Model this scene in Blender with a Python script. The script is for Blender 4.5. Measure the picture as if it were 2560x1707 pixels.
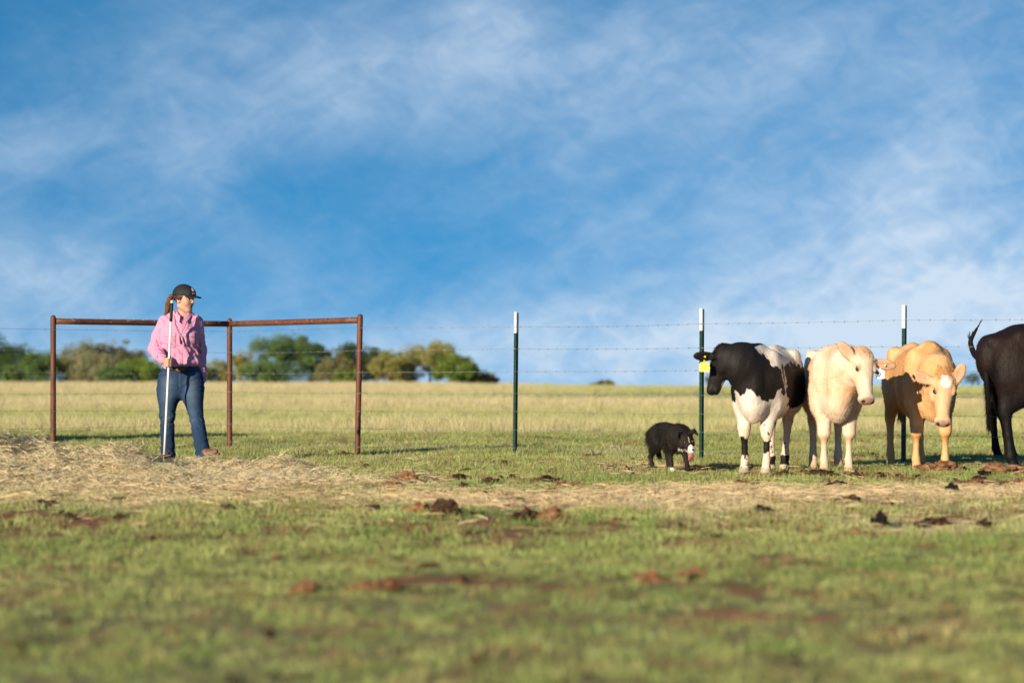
import bpy, math, random
import numpy as np
from mathutils import Vector, Matrix

for o in list(bpy.data.objects):
    bpy.data.objects.remove(o, do_unlink=True)
scene = bpy.context.scene
C = scene.collection
R = math.radians
rng = np.random.default_rng(7)
random.seed(7)

# ------------------------------------------------------------------ camera
F_PX, CX, HY, CAM_H = 6044.0, 1280.0, 943.0, 0.82        # focal length, centre column and horizon row on a 2560 px wide frame
cam_d = bpy.data.cameras.new('camera')
cam = bpy.data.objects.new('camera', cam_d); C.objects.link(cam)
cam.location = (0, 0, CAM_H); cam.rotation_euler = (R(90), 0, 0)
cam_d.sensor_width = 36.0; cam_d.lens = F_PX / 2560 * 36.0
cam_d.shift_y = (HY - 853.5) / 2560
cam_d.clip_start = 0.1; cam_d.clip_end = 6000
cam_d.dof.use_dof = True; cam_d.dof.focus_distance = 23.6; cam_d.dof.aperture_fstop = 1.8
scene.camera = cam

scene.cycles.max_bounces = 4; scene.cycles.diffuse_bounces = 2; scene.cycles.glossy_bounces = 2; scene.cycles.transmission_bounces = 3

# ------------------------------------------------------------------ sun, sky, exposure
SUN_AZ, SUN_EL = 33.5, 14.5      # sun stands behind the camera to the left
sv = Vector((-math.sin(R(SUN_AZ)) * math.cos(R(SUN_EL)), -math.cos(R(SUN_AZ)) * math.cos(R(SUN_EL)), math.sin(R(SUN_EL))))
sun_d = bpy.data.lights.new('sun', 'SUN'); sun_d.energy = 5.0; sun_d.angle = R(0.53); sun_d.color = (1.0, 0.86, 0.66)
sun = bpy.data.objects.new('sun', sun_d); C.objects.link(sun)
sun.rotation_euler = sv.to_track_quat('Z', 'Y').to_euler(); sun.location = (-20, -20, 20)

scene.view_settings.view_transform = 'Standard'; scene.view_settings.look = 'None'
scene.view_settings.exposure = 0.50; scene.view_settings.gamma = 1.0
scene.view_settings.use_curve_mapping = False

world = bpy.data.worlds.new('World'); scene.world = world; world.use_nodes = True

class NT:
    """tiny helper to wire shader nodes"""
    def __init__(s, tree): s.t = tree; tree.nodes.clear()
    def n(s, typ, **kw):
        nd = s.t.nodes.new(typ)
        for k, v in kw.items(): setattr(nd, k, v)
        return nd
    def put(s, sock, v):
        if hasattr(v, 'is_linked') or isinstance(v, bpy.types.NodeSocket): s.t.links.new(v, sock)
        else: sock.default_value = v
    def m(s, op, a, b=None, c=None, clamp=False):
        nd = s.n('ShaderNodeMath', operation=op, use_clamp=clamp)
        s.put(nd.inputs[0], a)
        if b is not None: s.put(nd.inputs[1], b)
        if c is not None: s.put(nd.inputs[2], c)
        return nd.outputs[0]
    def mix(s, f, a, b, mode='MIX'):
        nd = s.n('ShaderNodeMix', data_type='RGBA', blend_type=mode)
        s.put(nd.inputs[0], f); s.put(nd.inputs[6], a); s.put(nd.inputs[7], b)
        return nd.outputs[2]
    def noise(s, vec, scale, detail=4, rough=0.5, dist=0.0, lac=2.0):
        nd = s.n('ShaderNodeTexNoise')
        if vec is not None: s.put(nd.inputs['Vector'], vec)
        nd.inputs['Scale'].default_value = scale; nd.inputs['Detail'].default_value = detail
        nd.inputs['Roughness'].default_value = rough; nd.inputs['Distortion'].default_value = dist
        return nd.outputs['Fac']
    def ramp(s, f, lo, hi):
        nd = s.n('ShaderNodeMapRange', interpolation_type='SMOOTHSTEP')
        s.put(nd.inputs[0], f); nd.inputs[1].default_value = lo; nd.inputs[2].default_value = hi
        return nd.outputs[0]
    def xyz(s, x, y, z):
        nd = s.n('ShaderNodeCombineXYZ'); s.put(nd.inputs[0], x); s.put(nd.inputs[1], y); s.put(nd.inputs[2], z)
        return nd.outputs[0]

w = NT(world.node_tree)
tc = w.n('ShaderNodeTexCoord'); sep = w.n('ShaderNodeSeparateXYZ'); w.put(sep.inputs[0], tc.outputs['Generated'])
dx, dy, dz = sep.outputs
# deep, clear air: the colour band near the horizon is pressed down, evenly all round
zz = w.m('ADD', w.m('MULTIPLY', w.m('MAXIMUM', dz, 0.0), 1.35), 0.30)
nrm = w.n('ShaderNodeVectorMath', operation='NORMALIZE'); w.put(nrm.inputs[0], w.xyz(dx, dy, zz))
sky = w.n('ShaderNodeTexSky', sky_type='NISHITA')
sky.sun_disc = False; sky.sun_elevation = R(SUN_EL); sky.sun_rotation = R(180 + SUN_AZ)
sky.air_density = 1.0; sky.dust_density = 0.3; sky.ozone_density = 2.6; sky.altitude = 300
w.put(sky.inputs[0], nrm.outputs[0])
hsv = w.n('ShaderNodeHueSaturation'); hsv.inputs['Hue'].default_value = 0.492
hsv.inputs['Saturation'].default_value = 1.62; hsv.inputs['Value'].default_value = 1.42
w.put(hsv.inputs['Color'], sky.outputs[0])
# cirrus, laid out by azimuth and elevation
az = w.m('ARCTAN2', dx, dy); el = w.m('ARCSINE', dz)
def streak(rot, sx, sy):
    ca, sa = math.cos(R(rot)), math.sin(R(rot))
    u = w.m('ADD', w.m('MULTIPLY', az, ca * sx), w.m('MULTIPLY', el, sa * sx))
    v = w.m('ADD', w.m('MULTIPLY', az, -sa * sy), w.m('MULTIPLY', el, ca * sy))
    return w.xyz(u, v, 0.37)
n_big = w.noise(streak(24, 9, 20), 1.0, 6, 0.56, 0.3)
n_wisp = w.noise(streak(20, 19, 44), 1.0, 9, 0.62, 0.9)
n_fine = w.noise(streak(-24, 46, 85), 1.0, 9, 0.68, 1.0)
cl = w.m('ADD', w.m('MULTIPLY', w.ramp(n_big, 0.40, 0.85), 0.30), 0.06)
VEILS = [  # az px, el px (on the 2560 frame), spread, strength, tilt
    (1215, 40, 150, 75, .34, -30), (1900, 190, 600, 140, .40, 12), (1150, 180, 560, 130, .30, 8), (700, 110, 480, 130, .22, 5), (2250, 620, 420, 190, .58, 22),
    (2560, 730, 260, 95, .70, 15), (1950, 860, 700, 85, .46, 4), (60, 690, 250, 90, .62, -18), (110, 385, 150, 50, .34, 8),
    (600, 560, 200, 90, .16, -35), (830, 270, 260, 70, .22, 15), (1250, 850, 420, 60, .32, 6), (1650, 640, 330, 110, .30, 30),
    (300, 900, 500, 50, .30, 0), (2350, 330, 330, 110, .22, 25)]
for (px, py, sx, sy, amp, rot) in VEILS:
    a0, e0 = (px - CX) / F_PX, (HY - py) / F_PX
    ca, sa = math.cos(R(rot)), math.sin(R(rot))
    da = w.m('SUBTRACT', az, a0); de = w.m('SUBTRACT', el, e0)
    u = w.m('DIVIDE', w.m('ADD', w.m('MULTIPLY', da, ca), w.m('MULTIPLY', de, sa)), sx / F_PX)
    v = w.m('DIVIDE', w.m('ADD', w.m('MULTIPLY', da, -sa), w.m('MULTIPLY', de, ca)), sy / F_PX)
    q = w.m('ADD', w.m('MULTIPLY', u, u), w.m('MULTIPLY', v, v))
    g = w.m('MULTIPLY', w.m('EXPONENT', w.m('MULTIPLY', q, -0.6)), amp)
    cl = w.m('ADD', cl, g)
cl = w.m('ADD', cl, w.m('MULTIPLY', w.m('EXPONENT', w.m('MULTIPLY', w.m('ABSOLUTE', el), -38.0)), 0.42))
tex = w.m('ADD', w.m('MULTIPLY', w.ramp(n_wisp, 0.25, 0.85), 0.55), w.m('MULTIPLY', w.ramp(n_fine, 0.35, 0.80), 0.30))
cl = w.m('MULTIPLY', cl, w.m('ADD', tex, 0.42))
cl = w.m('MINIMUM', w.m('MULTIPLY', cl, 0.88), 0.9)
skyc = w.mix(cl, hsv.outputs[0], (6.6, 7.7, 8.9, 1.0))
bg = w.n('ShaderNodeBackground'); w.put(bg.inputs[0], skyc); bg.inputs[1].default_value = 0.074
wo = w.n('ShaderNodeOutputWorld'); w.put(wo.inputs[0], bg.outputs[0])

# ------------------------------------------------------------------ helpers
def px2w(px, py, D):
    return Vector(((px - CX) / F_PX * D, D, CAM_H + (HY - py) / F_PX * D))

def tag(o, label=None, cat=None, group=None, kind=None):
    if label: o['label'] = label
    if cat: o['category'] = cat
    if group: o['group'] = group
    if kind: o['kind'] = kind
    return o

def empty(name, loc=(0, 0, 0), rz=0.0):
    o = bpy.data.objects.new(name, None); C.objects.link(o)
    o.location = loc; o.rotation_euler = (0, 0, rz); o.empty_display_size = 0.1
    return o

def link_mesh(name, me, mat, parent=None):
    o = bpy.data.objects.new(name, me); C.objects.link(o)
    if mat: me.materials.append(mat)
    if parent: o.parent = parent
    return o

def np_mesh(name, V, quads=None, tris=None, smooth=True, col=None):
    """mesh from numpy arrays, with an optional per-point colour attribute"""
    V = np.asarray(V, np.float32)
    q = np.zeros((0, 4), np.int32) if quads is None else np.asarray(quads, np.int32).reshape(-1, 4)
    t = np.zeros((0, 3), np.int32) if tris is None else np.asarray(tris, np.int32).reshape(-1, 3)
    me = bpy.data.meshes.new(name)
    me.vertices.add(len(V)); me.vertices.foreach_set('co', V.ravel())
    nl = len(q) * 4 + len(t) * 3
    me.loops.add(nl); me.loops.foreach_set('vertex_index', np.concatenate([q.ravel(), t.ravel()]))
    me.polygons.add(len(q) + len(t))
    st = np.concatenate([np.arange(len(q)) * 4, len(q) * 4 + np.arange(len(t)) * 3]).astype(np.int32)
    me.polygons.foreach_set('loop_start', st)
    me.polygons.foreach_set('use_smooth', np.full(len(st), smooth, bool))
    if col is not None:
        c = np.ones((len(V), 4), np.float32); c[:, :3] = col
        a = me.attributes.new('Col', 'FLOAT_COLOR', 'POINT'); a.data.foreach_set('color', c.ravel())
    me.update(calc_edges=True); me.validate()
    return me

def tube(path, rad, n=8, cap=True):
    """(verts, quads, tris) of a tube along a path"""
    P = np.asarray(path, float); m = len(P)
    r = np.full(m, rad) if np.isscalar(rad) else np.asarray(rad, float)
    T = np.gradient(P, axis=0); T /= np.linalg.norm(T, axis=1)[:, None] + 1e-12
    up = np.array([0, 0, 1.0]) if abs(T[0][2]) < 0.9 else np.array([1.0, 0, 0])
    V = []; a = np.cross(T[0], up)
    for i in range(m):
        a = a - T[i] * (a @ T[i]); a /= np.linalg.norm(a) + 1e-12; b = np.cross(T[i], a)
        th = np.linspace(0, 2 * np.pi, n, endpoint=False)
        V.append(P[i] + r[i] * (np.cos(th)[:, None] * a + np.sin(th)[:, None] * b))
    V = np.concatenate(V)
    Q = [[i * n + j, i * n + (j + 1) % n, (i + 1) * n + (j + 1) % n, (i + 1) * n + j] for i in range(m - 1) for j in range(n)]
    Tt = []
    if cap:
        V = np.concatenate([V, P[:1], P[-1:]]); c0, c1 = len(V) - 2, len(V) - 1
        Tt = [[c0, (j + 1) % n, j] for j in range(n)] + [[c1, (m - 1) * n + j, (m - 1) * n + (j + 1) % n] for j in range(n)]
    return V, np.array(Q, int).reshape(-1, 4), np.array(Tt, int).reshape(-1, 3)

class MB:
    """collects pieces into one mesh"""
    def __init__(s): s.V = []; s.Q = []; s.T = []; s.Cc = []; s.k = 0
    def add(s, V, Q=None, T=None, col=None):
        V = np.asarray(V, float); s.V.append(V)
        if Q is not None and len(Q): s.Q.append(np.asarray(Q, int).reshape(-1, 4) + s.k)
        if T is not None and len(T): s.T.append(np.asarray(T, int).reshape(-1, 3) + s.k)
        if col is not None: s.Cc.append(np.broadcast_to(np.asarray(col, float), (len(V), 3)))
        s.k += len(V); return s
    def tube(s, path, rad, n=8, cap=True, col=None): V, Q, T = tube(path, rad, n, cap); return s.add(V, Q, T, col)
    def box(s, c, d, M=None, col=None):
        c = np.asarray(c, float); d = np.asarray(d, float) / 2
        V = np.array([[x, y, z] for x in (-1, 1) for y in (-1, 1) for z in (-1, 1)], float) * d
        if M is not None: V = V @ np.asarray(M, float).T
        Q = [[0, 1, 3, 2], [4, 6, 7, 5], [0, 4, 5, 1], [2, 3, 7, 6], [0, 2, 6, 4], [1, 5, 7, 3]]
        return s.add(V + c, Q, None, col)
    def mesh(s, name, smooth=True):
        return np_mesh(name, np.concatenate(s.V), np.concatenate(s.Q) if s.Q else None, np.concatenate(s.T) if s.T else None,
                       smooth, np.concatenate(s.Cc) if s.Cc else None)
    def build(s, name, mat, parent=None, smooth=True): return link_mesh(name, s.mesh(name, smooth), mat, parent)

# ---- lattice noise
def _h(ix, iy, iz, seed):
    with np.errstate(over='ignore'):
        n = (ix.astype(np.int64) * 374761393 + iy.astype(np.int64) * 668265263 + iz.astype(np.int64) * 2147483647 + seed * 1274126177) & 0xffffffff
        n = ((n ^ (n >> 13)) * 1274126177) & 0xffffffff
        n = ((n ^ (n >> 16)) * 2246822519) & 0xffffffff
        return ((n ^ (n >> 15)) & 0xffffff) / float(0xffffff)
def vn(x, y, z=0.0, seed=0):
    x, y, z = np.broadcast_arrays(np.asarray(x, float), np.asarray(y, float), np.asarray(z, float))
    ix, iy, iz = np.floor(x), np.floor(y), np.floor(z)
    fx, fy, fz = x - ix, y - iy, z - iz
    fx = fx * fx * (3 - 2 * fx); fy = fy * fy * (3 - 2 * fy); fz = fz * fz * (3 - 2 * fz)
    r = 0
    for a in (0, 1):
        for b in (0, 1):
            for c in (0, 1):
                r = r + _h(ix + a, iy + b, iz + c, seed) * (fx if a else 1 - fx) * (fy if b else 1 - fy) * (fz if c else 1 - fz)
    return r
def fbm(x, y, z=0.0, seed=0, oct=4, g=0.5):
    r, a, t = 0, 1.0, 0
    for i in range(oct):
        f = 2.03 ** i
        r = r + a * vn(np.asarray(x) * f + 17.3 * i, np.asarray(y) * f + 5.1 * i, np.asarray(z) * f + 9.7 * i, seed + i); t += a; a *= g
    return r / t
def sstep(a, b, x):
    t = np.clip((np.asarray(x, float) - a) / (b - a), 0, 1); return t * t * (3 - 2 * t)

# ---- materials
def mat_attr(name, rough=0.8, noise_amt=0.25, noise_scale=60, bump=0.0, bump_scale=200, spec=0.3, transl=0.0, sheen=0.0, inst=False, sub=0.0, grain=(1, 1, 1)):
    m = bpy.data.materials.new(name); m.use_nodes = True; t = NT(m.node_tree)
    at = t.n('ShaderNodeAttribute'); at.attribute_name = 'tint' if inst else 'Col'
    if inst: at.attribute_type = 'INSTANCER'
    col = at.outputs['Color']
    co = t.n('ShaderNodeTexCoord').outputs['Object']
    if grain != (1, 1, 1):
        mp = t.n('ShaderNodeMapping'); mp.inputs['Scale'].default_value = grain; t.put(mp.inputs[0], co); co = mp.outputs[0]
    if noise_amt:
        nz = t.noise(co, noise_scale, 4, 0.6)
        f = t.m('ADD', t.m('MULTIPLY', nz, 2 * noise_amt), 1 - noise_amt)
        col = t.mix(1.0, col, t.xyz(f, f, f), 'MULTIPLY')
    p = t.n('ShaderNodeBsdfPrincipled'); t.put(p.inputs['Base Color'], col)
    p.inputs['Roughness'].default_value = rough; p.inputs['Specular IOR Level'].default_value = spec
    if sheen: p.inputs['Sheen Weight'].default_value = sheen; p.inputs['Sheen Roughness'].default_value = 0.5
    if sub:
        p.inputs['Subsurface Weight'].default_value = sub; p.inputs['Subsurface Radius'].default_value = (0.02, 0.008, 0.005)
    if bump:
        b = t.n('ShaderNodeBump'); b.inputs['Strength'].default_value = bump; b.inputs['Distance'].default_value = 0.01
        t.put(b.inputs['Height'], t.noise(co, bump_scale, 5, 0.65)); t.put(p.inputs['Normal'], b.outputs[0])
    sh = p.outputs[0]
    if transl:
        tr = t.n('ShaderNodeBsdfTranslucent'); t.put(tr.inputs[0], col)
        mx = t.n('ShaderNodeMixShader'); mx.inputs[0].default_value = transl
        t.put(mx.inputs[1], sh); t.put(mx.inputs[2], tr.outputs[0]); sh = mx.outputs[0]
    o = t.n('ShaderNodeOutputMaterial'); t.put(o.inputs[0], sh)
    return m

def mat_plain(name, col, rough=0.6, metal=0.0, var=0.25, scale=30, bump=0.15, bscale=150, col2=None, spec=0.4, stretch=(1, 1, 1)):
    m = bpy.data.materials.new(name); m.use_nodes = True; t = NT(m.node_tree)
    co = t.n('ShaderNodeTexCoord').outputs['Object']
    mp = t.n('ShaderNodeMapping'); mp.inputs['Scale'].default_value = stretch; t.put(mp.inputs[0], co); co = mp.outputs[0]
    nz = t.noise(co, scale, 6, 0.65, 0.4)
    c2 = col2 if col2 else tuple(c * (1 - var) for c in col)
    cc = t.mix(t.ramp(nz, 0.35, 0.7), (*col, 1), (*c2, 1))
    p = t.n('ShaderNodeBsdfPrincipled'); t.put(p.inputs['Base Color'], cc)
    p.inputs['Roughness'].default_value = rough; p.inputs['Metallic'].default_value = metal; p.inputs['Specular IOR Level'].default_value = spec
    if bump:
        b = t.n('ShaderNodeBump'); b.inputs['Strength'].default_value = bump; b.inputs['Distance'].default_value = 0.004
        t.put(b.inputs['Height'], t.noise(co, bscale, 5, 0.65)); t.put(p.inputs['Normal'], b.outputs[0])
    o = t.n('ShaderNodeOutputMaterial'); t.put(o.inputs[0], p.outputs[0])
    return m
# ------------------------------------------------------------------ ground
def gz(x, y):
    """height of the ground"""
    x = np.asarray(x, float); y = np.asarray(y, float)
    near = 0.035 * (fbm(x * 0.55, y * 0.55, 0, 11, 3) - 0.5) * sstep(60, 30, np.abs(y)) * 2
    near = near * np.where((y > 19) & (y < 28), 0.35, 1.0)
    rise = 0.27 * sstep(38, 122, y) + 0.05 * (fbm(x * 0.06, y * 0.03, 0, 12, 2) - 0.5) * sstep(45, 90, y)
    far = np.maximum(y - 122, 0)
    return near + rise - 0.0052 * far - 0.0000004 * far ** 2

def cover(x, y):
    """bare soil and dead grass shares of the pasture, 0..1"""
    a = fbm(x * 1.3, y * 0.75, 0, 21, 4, 0.55); b = fbm(x * 5.5, y * 4.0, 0, 22, 3)
    dirt = sstep(0.55 + .03 * sstep(14, 10, y), 0.645 + .03 * sstep(14, 10, y), a * 0.58 + b * 0.42 + 0.06 * np.exp(-((y - 19.5) / 2.5) ** 2) + 0.05 * np.exp(-((y - 25.0) / 1.0) ** 2) * sstep(3, -3, x))
    d0 = fbm(x * 0.9, y * 0.5, 0, 25, 4); 
    band = 1.25 * np.exp(-((y - 16.3 - 0.12 * x) / 1.15) ** 2) * (0.35 + 0.65 * sstep(-1.5, 1.5, x)) + 0.7 * np.exp(-((y - 18.3) / 1.6) ** 2) * sstep(0.5, -1.2, x)
    dry = np.clip(sstep(0.52, 0.70, d0) * 0.55 + band * sstep(0.25, 0.55, d0 + 0.15), 0, 1)
    dry = np.where(y > 30, 0.2 * dry, dry) * (.25 + .75 * sstep(10.5, 14.5, y))
    return dirt * (y < 34), dry

def field_mix(x, y):
    """share of tall tan grass in the field behind the fence"""
    yy = y * (1 + 0.10 * (fbm(x * 0.25, y * 0.04, 0, 31, 3) - 0.5)) 
    k = np.interp(yy, [32.5, 35.2, 39, 42, 50, 56, 60, 66, 70, 88, 96, 130], [0, .55, .58, .16, .14, .45, .95, .95, .18, .26, .62, .72])
    k = k - 0.45 * sstep(-2, 7, x) * sstep(62, 75, y) + 0.25 * sstep(2, -8, x) * sstep(62, 75, y)
    return np.clip(k + 0.5 * (fbm(x * 0.7, y * 0.25, 0, 32, 4) - 0.5), 0, 1)

GREEN = np.array([.140, .205, .048]); OLIVE = np.array([.285, .290, .105]); TAN = np.array([.50, .415, .235]); SOIL = np.array([.30, .140, .066])
STRAW = np.array([.66, .53, .33])

def axis(dense_lo, dense_hi, step, far_lo, far_hi, g=1.13):
    a = list(np.arange(dense_lo, dense_hi + 1e-6, step)); s = step
    while a[-1] < far_hi: s *= g; a.append(a[-1] + s)
    s = step
    while a[0] > far_lo: s *= g; a.insert(0, a[0] - s)
    return np.array(a)
gx = axis(-9, 9, 0.085, -3200, 3200); gy = axis(4.5, 36, 0.085, -60, 4200, 1.035)
GX, GY = np.meshgrid(gx, gy, indexing='ij')
fine = 0.018 * (fbm(GX * 6, GY * 6, 0, 41, 3) - 0.5) * sstep(45, 30, GY)
GZ = gz(GX, GY) + fine
di, dr = cover(GX, GY); fm = field_mix(GX, GY)
n1 = fbm(GX * 2.7, GY * 2.7, 0, 42, 3)[..., None]
base = GREEN * 0.55 * n1 + OLIVE * 0.40 * (1 - n1) + np.array([.17, .105, .050]) * .55
base = base * (1 - dr[..., None]) + STRAW * 0.75 * dr[..., None]
base = base * (1 - di[..., None]) + SOIL * di[..., None] * (0.75 + 0.5 * n1)
fieldc = OLIVE * 1.1 * (1 - fm[..., None]) + TAN * 1.0 * fm[..., None]
kf = sstep(32.5, 35, GY)[..., None]
gcol = base * (1 - kf) + fieldc * kf
nx, ny = len(gx), len(gy)
I = np.arange(nx * ny).reshape(nx, ny)
quads = np.stack([I[:-1, :-1], I[1:, :-1], I[1:, 1:], I[:-1, 1:]], -1).reshape(-1, 4)
M_ground = mat_attr('ground_soil_and_turf', 0.95, 0.35, 9, 0.6, 40, 0.1)
ground = link_mesh('ground', np_mesh('ground', np.stack([GX, GY, GZ], -1).reshape(-1, 3), quads, None, True, gcol.reshape(-1, 3)), M_ground)
tag(ground, 'flat grazed pasture running back to a low grassy rise', 'ground', kind='structure')

# ------------------------------------------------------------------ grass
def blade_clump(name, n, rad, l0, l1, wid, lean, mat, seed):
    r = np.random.default_rng(seed); mb = MB()
    for i in range(n):
        a = r.uniform(0, 2 * np.pi); d = rad * math.sqrt(r.uniform(0, 1)); L = r.uniform(l0, l1)
        p0 = np.array([d * math.cos(a), d * math.sin(a), -0.01]); la = r.uniform(0, 2 * np.pi); ln = lean * r.uniform(0.2, 1.0)
        dirn = np.array([math.cos(la), math.sin(la), 0]); sd = np.array([-dirn[1], dirn[0], 0]); 
        th = r.uniform(0, np.pi); sd = np.array([math.cos(th), math.sin(th), 0])
        p1 = p0 + np.array([0, 0, L * .55]) + dirn * L * ln * .35; p2 = p0 + np.array([0, 0, L * (1 - .25 * ln)]) + dirn * L * ln
        w_ = wid * r.uniform(.7, 1.3)
        mb.add([p0 - sd * w_ / 2, p0 + sd * w_ / 2, p1 + sd * w_ * .4, p1 - sd * w_ * .4, p2], [[0, 1, 2, 3]], [[3, 2, 4]])
    me = mb.mesh(name, True); me.materials.append(mat)
    return bpy.data.objects.new(name, me)         # a source of instances, not part of the scene

def scatter(name, P, scl, rot, pick, tint, sources, mat):
    """one object that instances clumps on points"""
    n = len(P); me = bpy.data.meshes.new(name); me.vertices.add(n); me.vertices.foreach_set('co', np.asarray(P, np.float32).ravel())
    def at(nm, ty, key, v): a = me.attributes.new(nm, ty, 'POINT'); a.data.foreach_set(key, np.ascontiguousarray(v).ravel())
    at('scl', 'FLOAT', 'value', scl.astype(np.float32)); at('rot', 'FLOAT_VECTOR', 'vector', rot.astype(np.float32))
    at('pick', 'INT', 'value', pick.astype(np.int32))
    c4 = np.ones((n, 4), np.float32); c4[:, :3] = tint; at('tint', 'FLOAT_COLOR', 'color', c4)
    o = link_mesh(name, me, mat)
    ng = bpy.data.node_groups.new(name + '_nodes', 'GeometryNodeTree')
    ng.interface.new_socket('Geometry', in_out='INPUT', socket_type='NodeSocketGeometry')
    ng.interface.new_socket('Geometry', in_out='OUTPUT', socket_type='NodeSocketGeometry')
    N, L = ng.nodes, ng.links
    gi = N.new('NodeGroupInput'); go = N.new('NodeGroupOutput'); ip = N.new('GeometryNodeInstanceOnPoints'); mp = N.new('GeometryNodeMeshToPoints')
    g2 = N.new('GeometryNodeGeometryToInstance')
    for s in sources:
        oi = N.new('GeometryNodeObjectInfo'); oi.inputs[0].default_value = s; L.new(oi.outputs['Geometry'], g2.inputs[0])
    def named(nm, ty):
        a = N.new('GeometryNodeInputNamedAttribute'); a.data_type = ty; a.inputs[0].default_value = nm
        return [x for x in a.outputs if x.enabled][0]
    e2r = N.new('FunctionNodeEulerToRotation')
    L.new(gi.outputs[0], mp.inputs[0]); L.new(mp.outputs[0], ip.inputs['Points']); L.new(g2.outputs[0], ip.inputs['Instance'])
    ip.inputs['Pick Instance'].default_value = True
    L.new(named('pick', 'INT'), ip.inputs['Instance Index']); L.new(named('scl', 'FLOAT'), ip.inputs['Scale'])
    L.new(named('rot', 'FLOAT_VECTOR'), e2r.inputs[0]); L.new(e2r.outputs[0], ip.inputs['Rotation'])
    L.new(ip.outputs[0], go.inputs[0])
    md = o.modifiers.new('scatter', 'NODES'); md.node_group = ng
    return o

def wedge(n, y0, y1, half, pad):
    """random points over the strip of land the lens takes in, with a margin to the sides"""
    y = np.sqrt(rng.uniform(0, 1, n) * (y1 ** 2 - y0 ** 2) + y0 ** 2); x = rng.uniform(-1, 1, n) * (half * y + pad)
    return x, y

M_grass = mat_attr('grass_blades', 0.55, 0.0, transl=0.28, spec=0.25, inst=True)
short = [blade_clump('clump_short%d' % i, 26, .075, .02, .062, .0042, .9, M_grass, 50 + i) for i in range(5)]
tall = [blade_clump('clump_tall%d' % i, 34, .20, .12, .36, .0065, .55, M_grass, 70 + i) for i in range(5)]

def rots(n, t=0.15):
    return np.stack([rng.normal(0, t, n), rng.normal(0, t, n), rng.uniform(0, 2 * np.pi, n)], -1)

xs, ys = [], []
for (n, a, b) in ((11000, 4.8, 12), (47000, 12, 27), (26000, 27, 35.5)):
    x, y = wedge(n, a, b, .235, .9); xs.append(x); ys.append(y)
x, y = np.concatenate(xs), np.concatenate(ys)
di, dr = cover(x, y)
keep = rng.uniform(0, 1, len(x)) > np.clip(0.93 * di + 0.35 * dr, 0, .96)
x, y, di, dr = x[keep], y[keep], di[keep], dr[keep]
n = len(x)
mixv = np.clip(fbm(x * .8, y * .8, 0, 61, 3) * .8 + fbm(x * 4.5, y * 4.5, 0, 63, 2) * .9 - .32 + rng.normal(0, .12, n), 0, 1)[:, None]
tint = GREEN * 1.35 * (1 - mixv) + OLIVE * 1.45 * mixv
dd = (np.clip(dr * 0.85 + rng.normal(0, .1, n), 0, 1) * (rng.uniform(0, 1, n) < .25 + .7 * dr))[:, None]
tint = tint * (1 - dd) + STRAW * .95 * dd
brn = (rng.uniform(0, 1, n) < .11 + .40 * sstep(.50, .68, fbm(x * 3.3, y * 3.3, 0, 64, 3)))[:, None]; tint = np.where(brn, np.array([.27, .18, .085]), tint)
tint *= rng.uniform(.72, 1.2, n)[:, None] * (.90 + .58 * fbm(x * 2.4, y * 2.4, 0, 65, 3))[:, None]
sc_ = rng.uniform(.5, 1.25, n) * (.35 + 1.35 * fbm(x * 2.6, y * 2.6, 0, 62, 3)) * np.where(y > 29, 1.15, 1.0) * (.68 + .32 * sstep(9, 15, y))
grass = scatter('short_grass', np.stack([x, y, gz(x, y)], -1), sc_, rots(n), rng.integers(0, 5, n), tint, short, M_grass)
tag(grass, 'short grazed green grass covering the pasture', 'grass', kind='stuff')

xs, ys = [], []
for (n, a, b) in ((9000, 33.5, 45), (17000, 45, 75), (17000, 75, 132)):
    x, y = wedge(n, a, b, .24, 3); xs.append(x); ys.append(y)
x, y = np.concatenate(xs), np.concatenate(ys); n = len(x)
k = field_mix(x, y)
edge = sstep(33.2, 36.5, y)
kk = np.clip(k + rng.normal(0, .18, n), 0, 1)[:, None]
tint = OLIVE * 1.6 * (1 - kk) + TAN * 1.32 * kk
tint *= rng.uniform(.82, 1.18, n)[:, None]
sc_ = .85 * (.35 + .75 * k) * rng.uniform(.6, 1.25, n) * (.25 + .75 * edge) * (1 + .35 * sstep(85, 120, y))
fgrass = scatter('field_grass', np.stack([x, y, gz(x, y)], -1), sc_, rots(n, .1), rng.integers(0, 5, n), tint, tall, M_grass)
tag(fgrass, 'tall tan dry grass of the field beyond the wire fence', 'grass', kind='stuff')

# ------------------------------------------------------------------ fence
M_rust = mat_plain('rusted_pipe', (.165, .060, .030), .62, .25, col2=(.10, .038, .023), scale=14, bump=.25, bscale=90, stretch=(1, 1, .35))
M_rust2 = mat_plain('rusted_rail', (.205, .072, .032), .6, .25, col2=(.11, .042, .023), scale=16, bump=.3, bscale=70)
M_scuff = mat_plain('scuffed_steel', (.55, .50, .45), .5, .4)
M_green = mat_plain('green_post_paint', (.022, .062, .042), .5, 0, col2=(.014, .042, .030), scale=25)
M_white = mat_plain('white_post_paint', (.70, .70, .69), .5, 0, var=.15, scale=30)
M_wire = mat_plain('galvanised_wire', (.34, .35, .36), .5, .5, var=.3, scale=40, bump=0)

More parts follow.
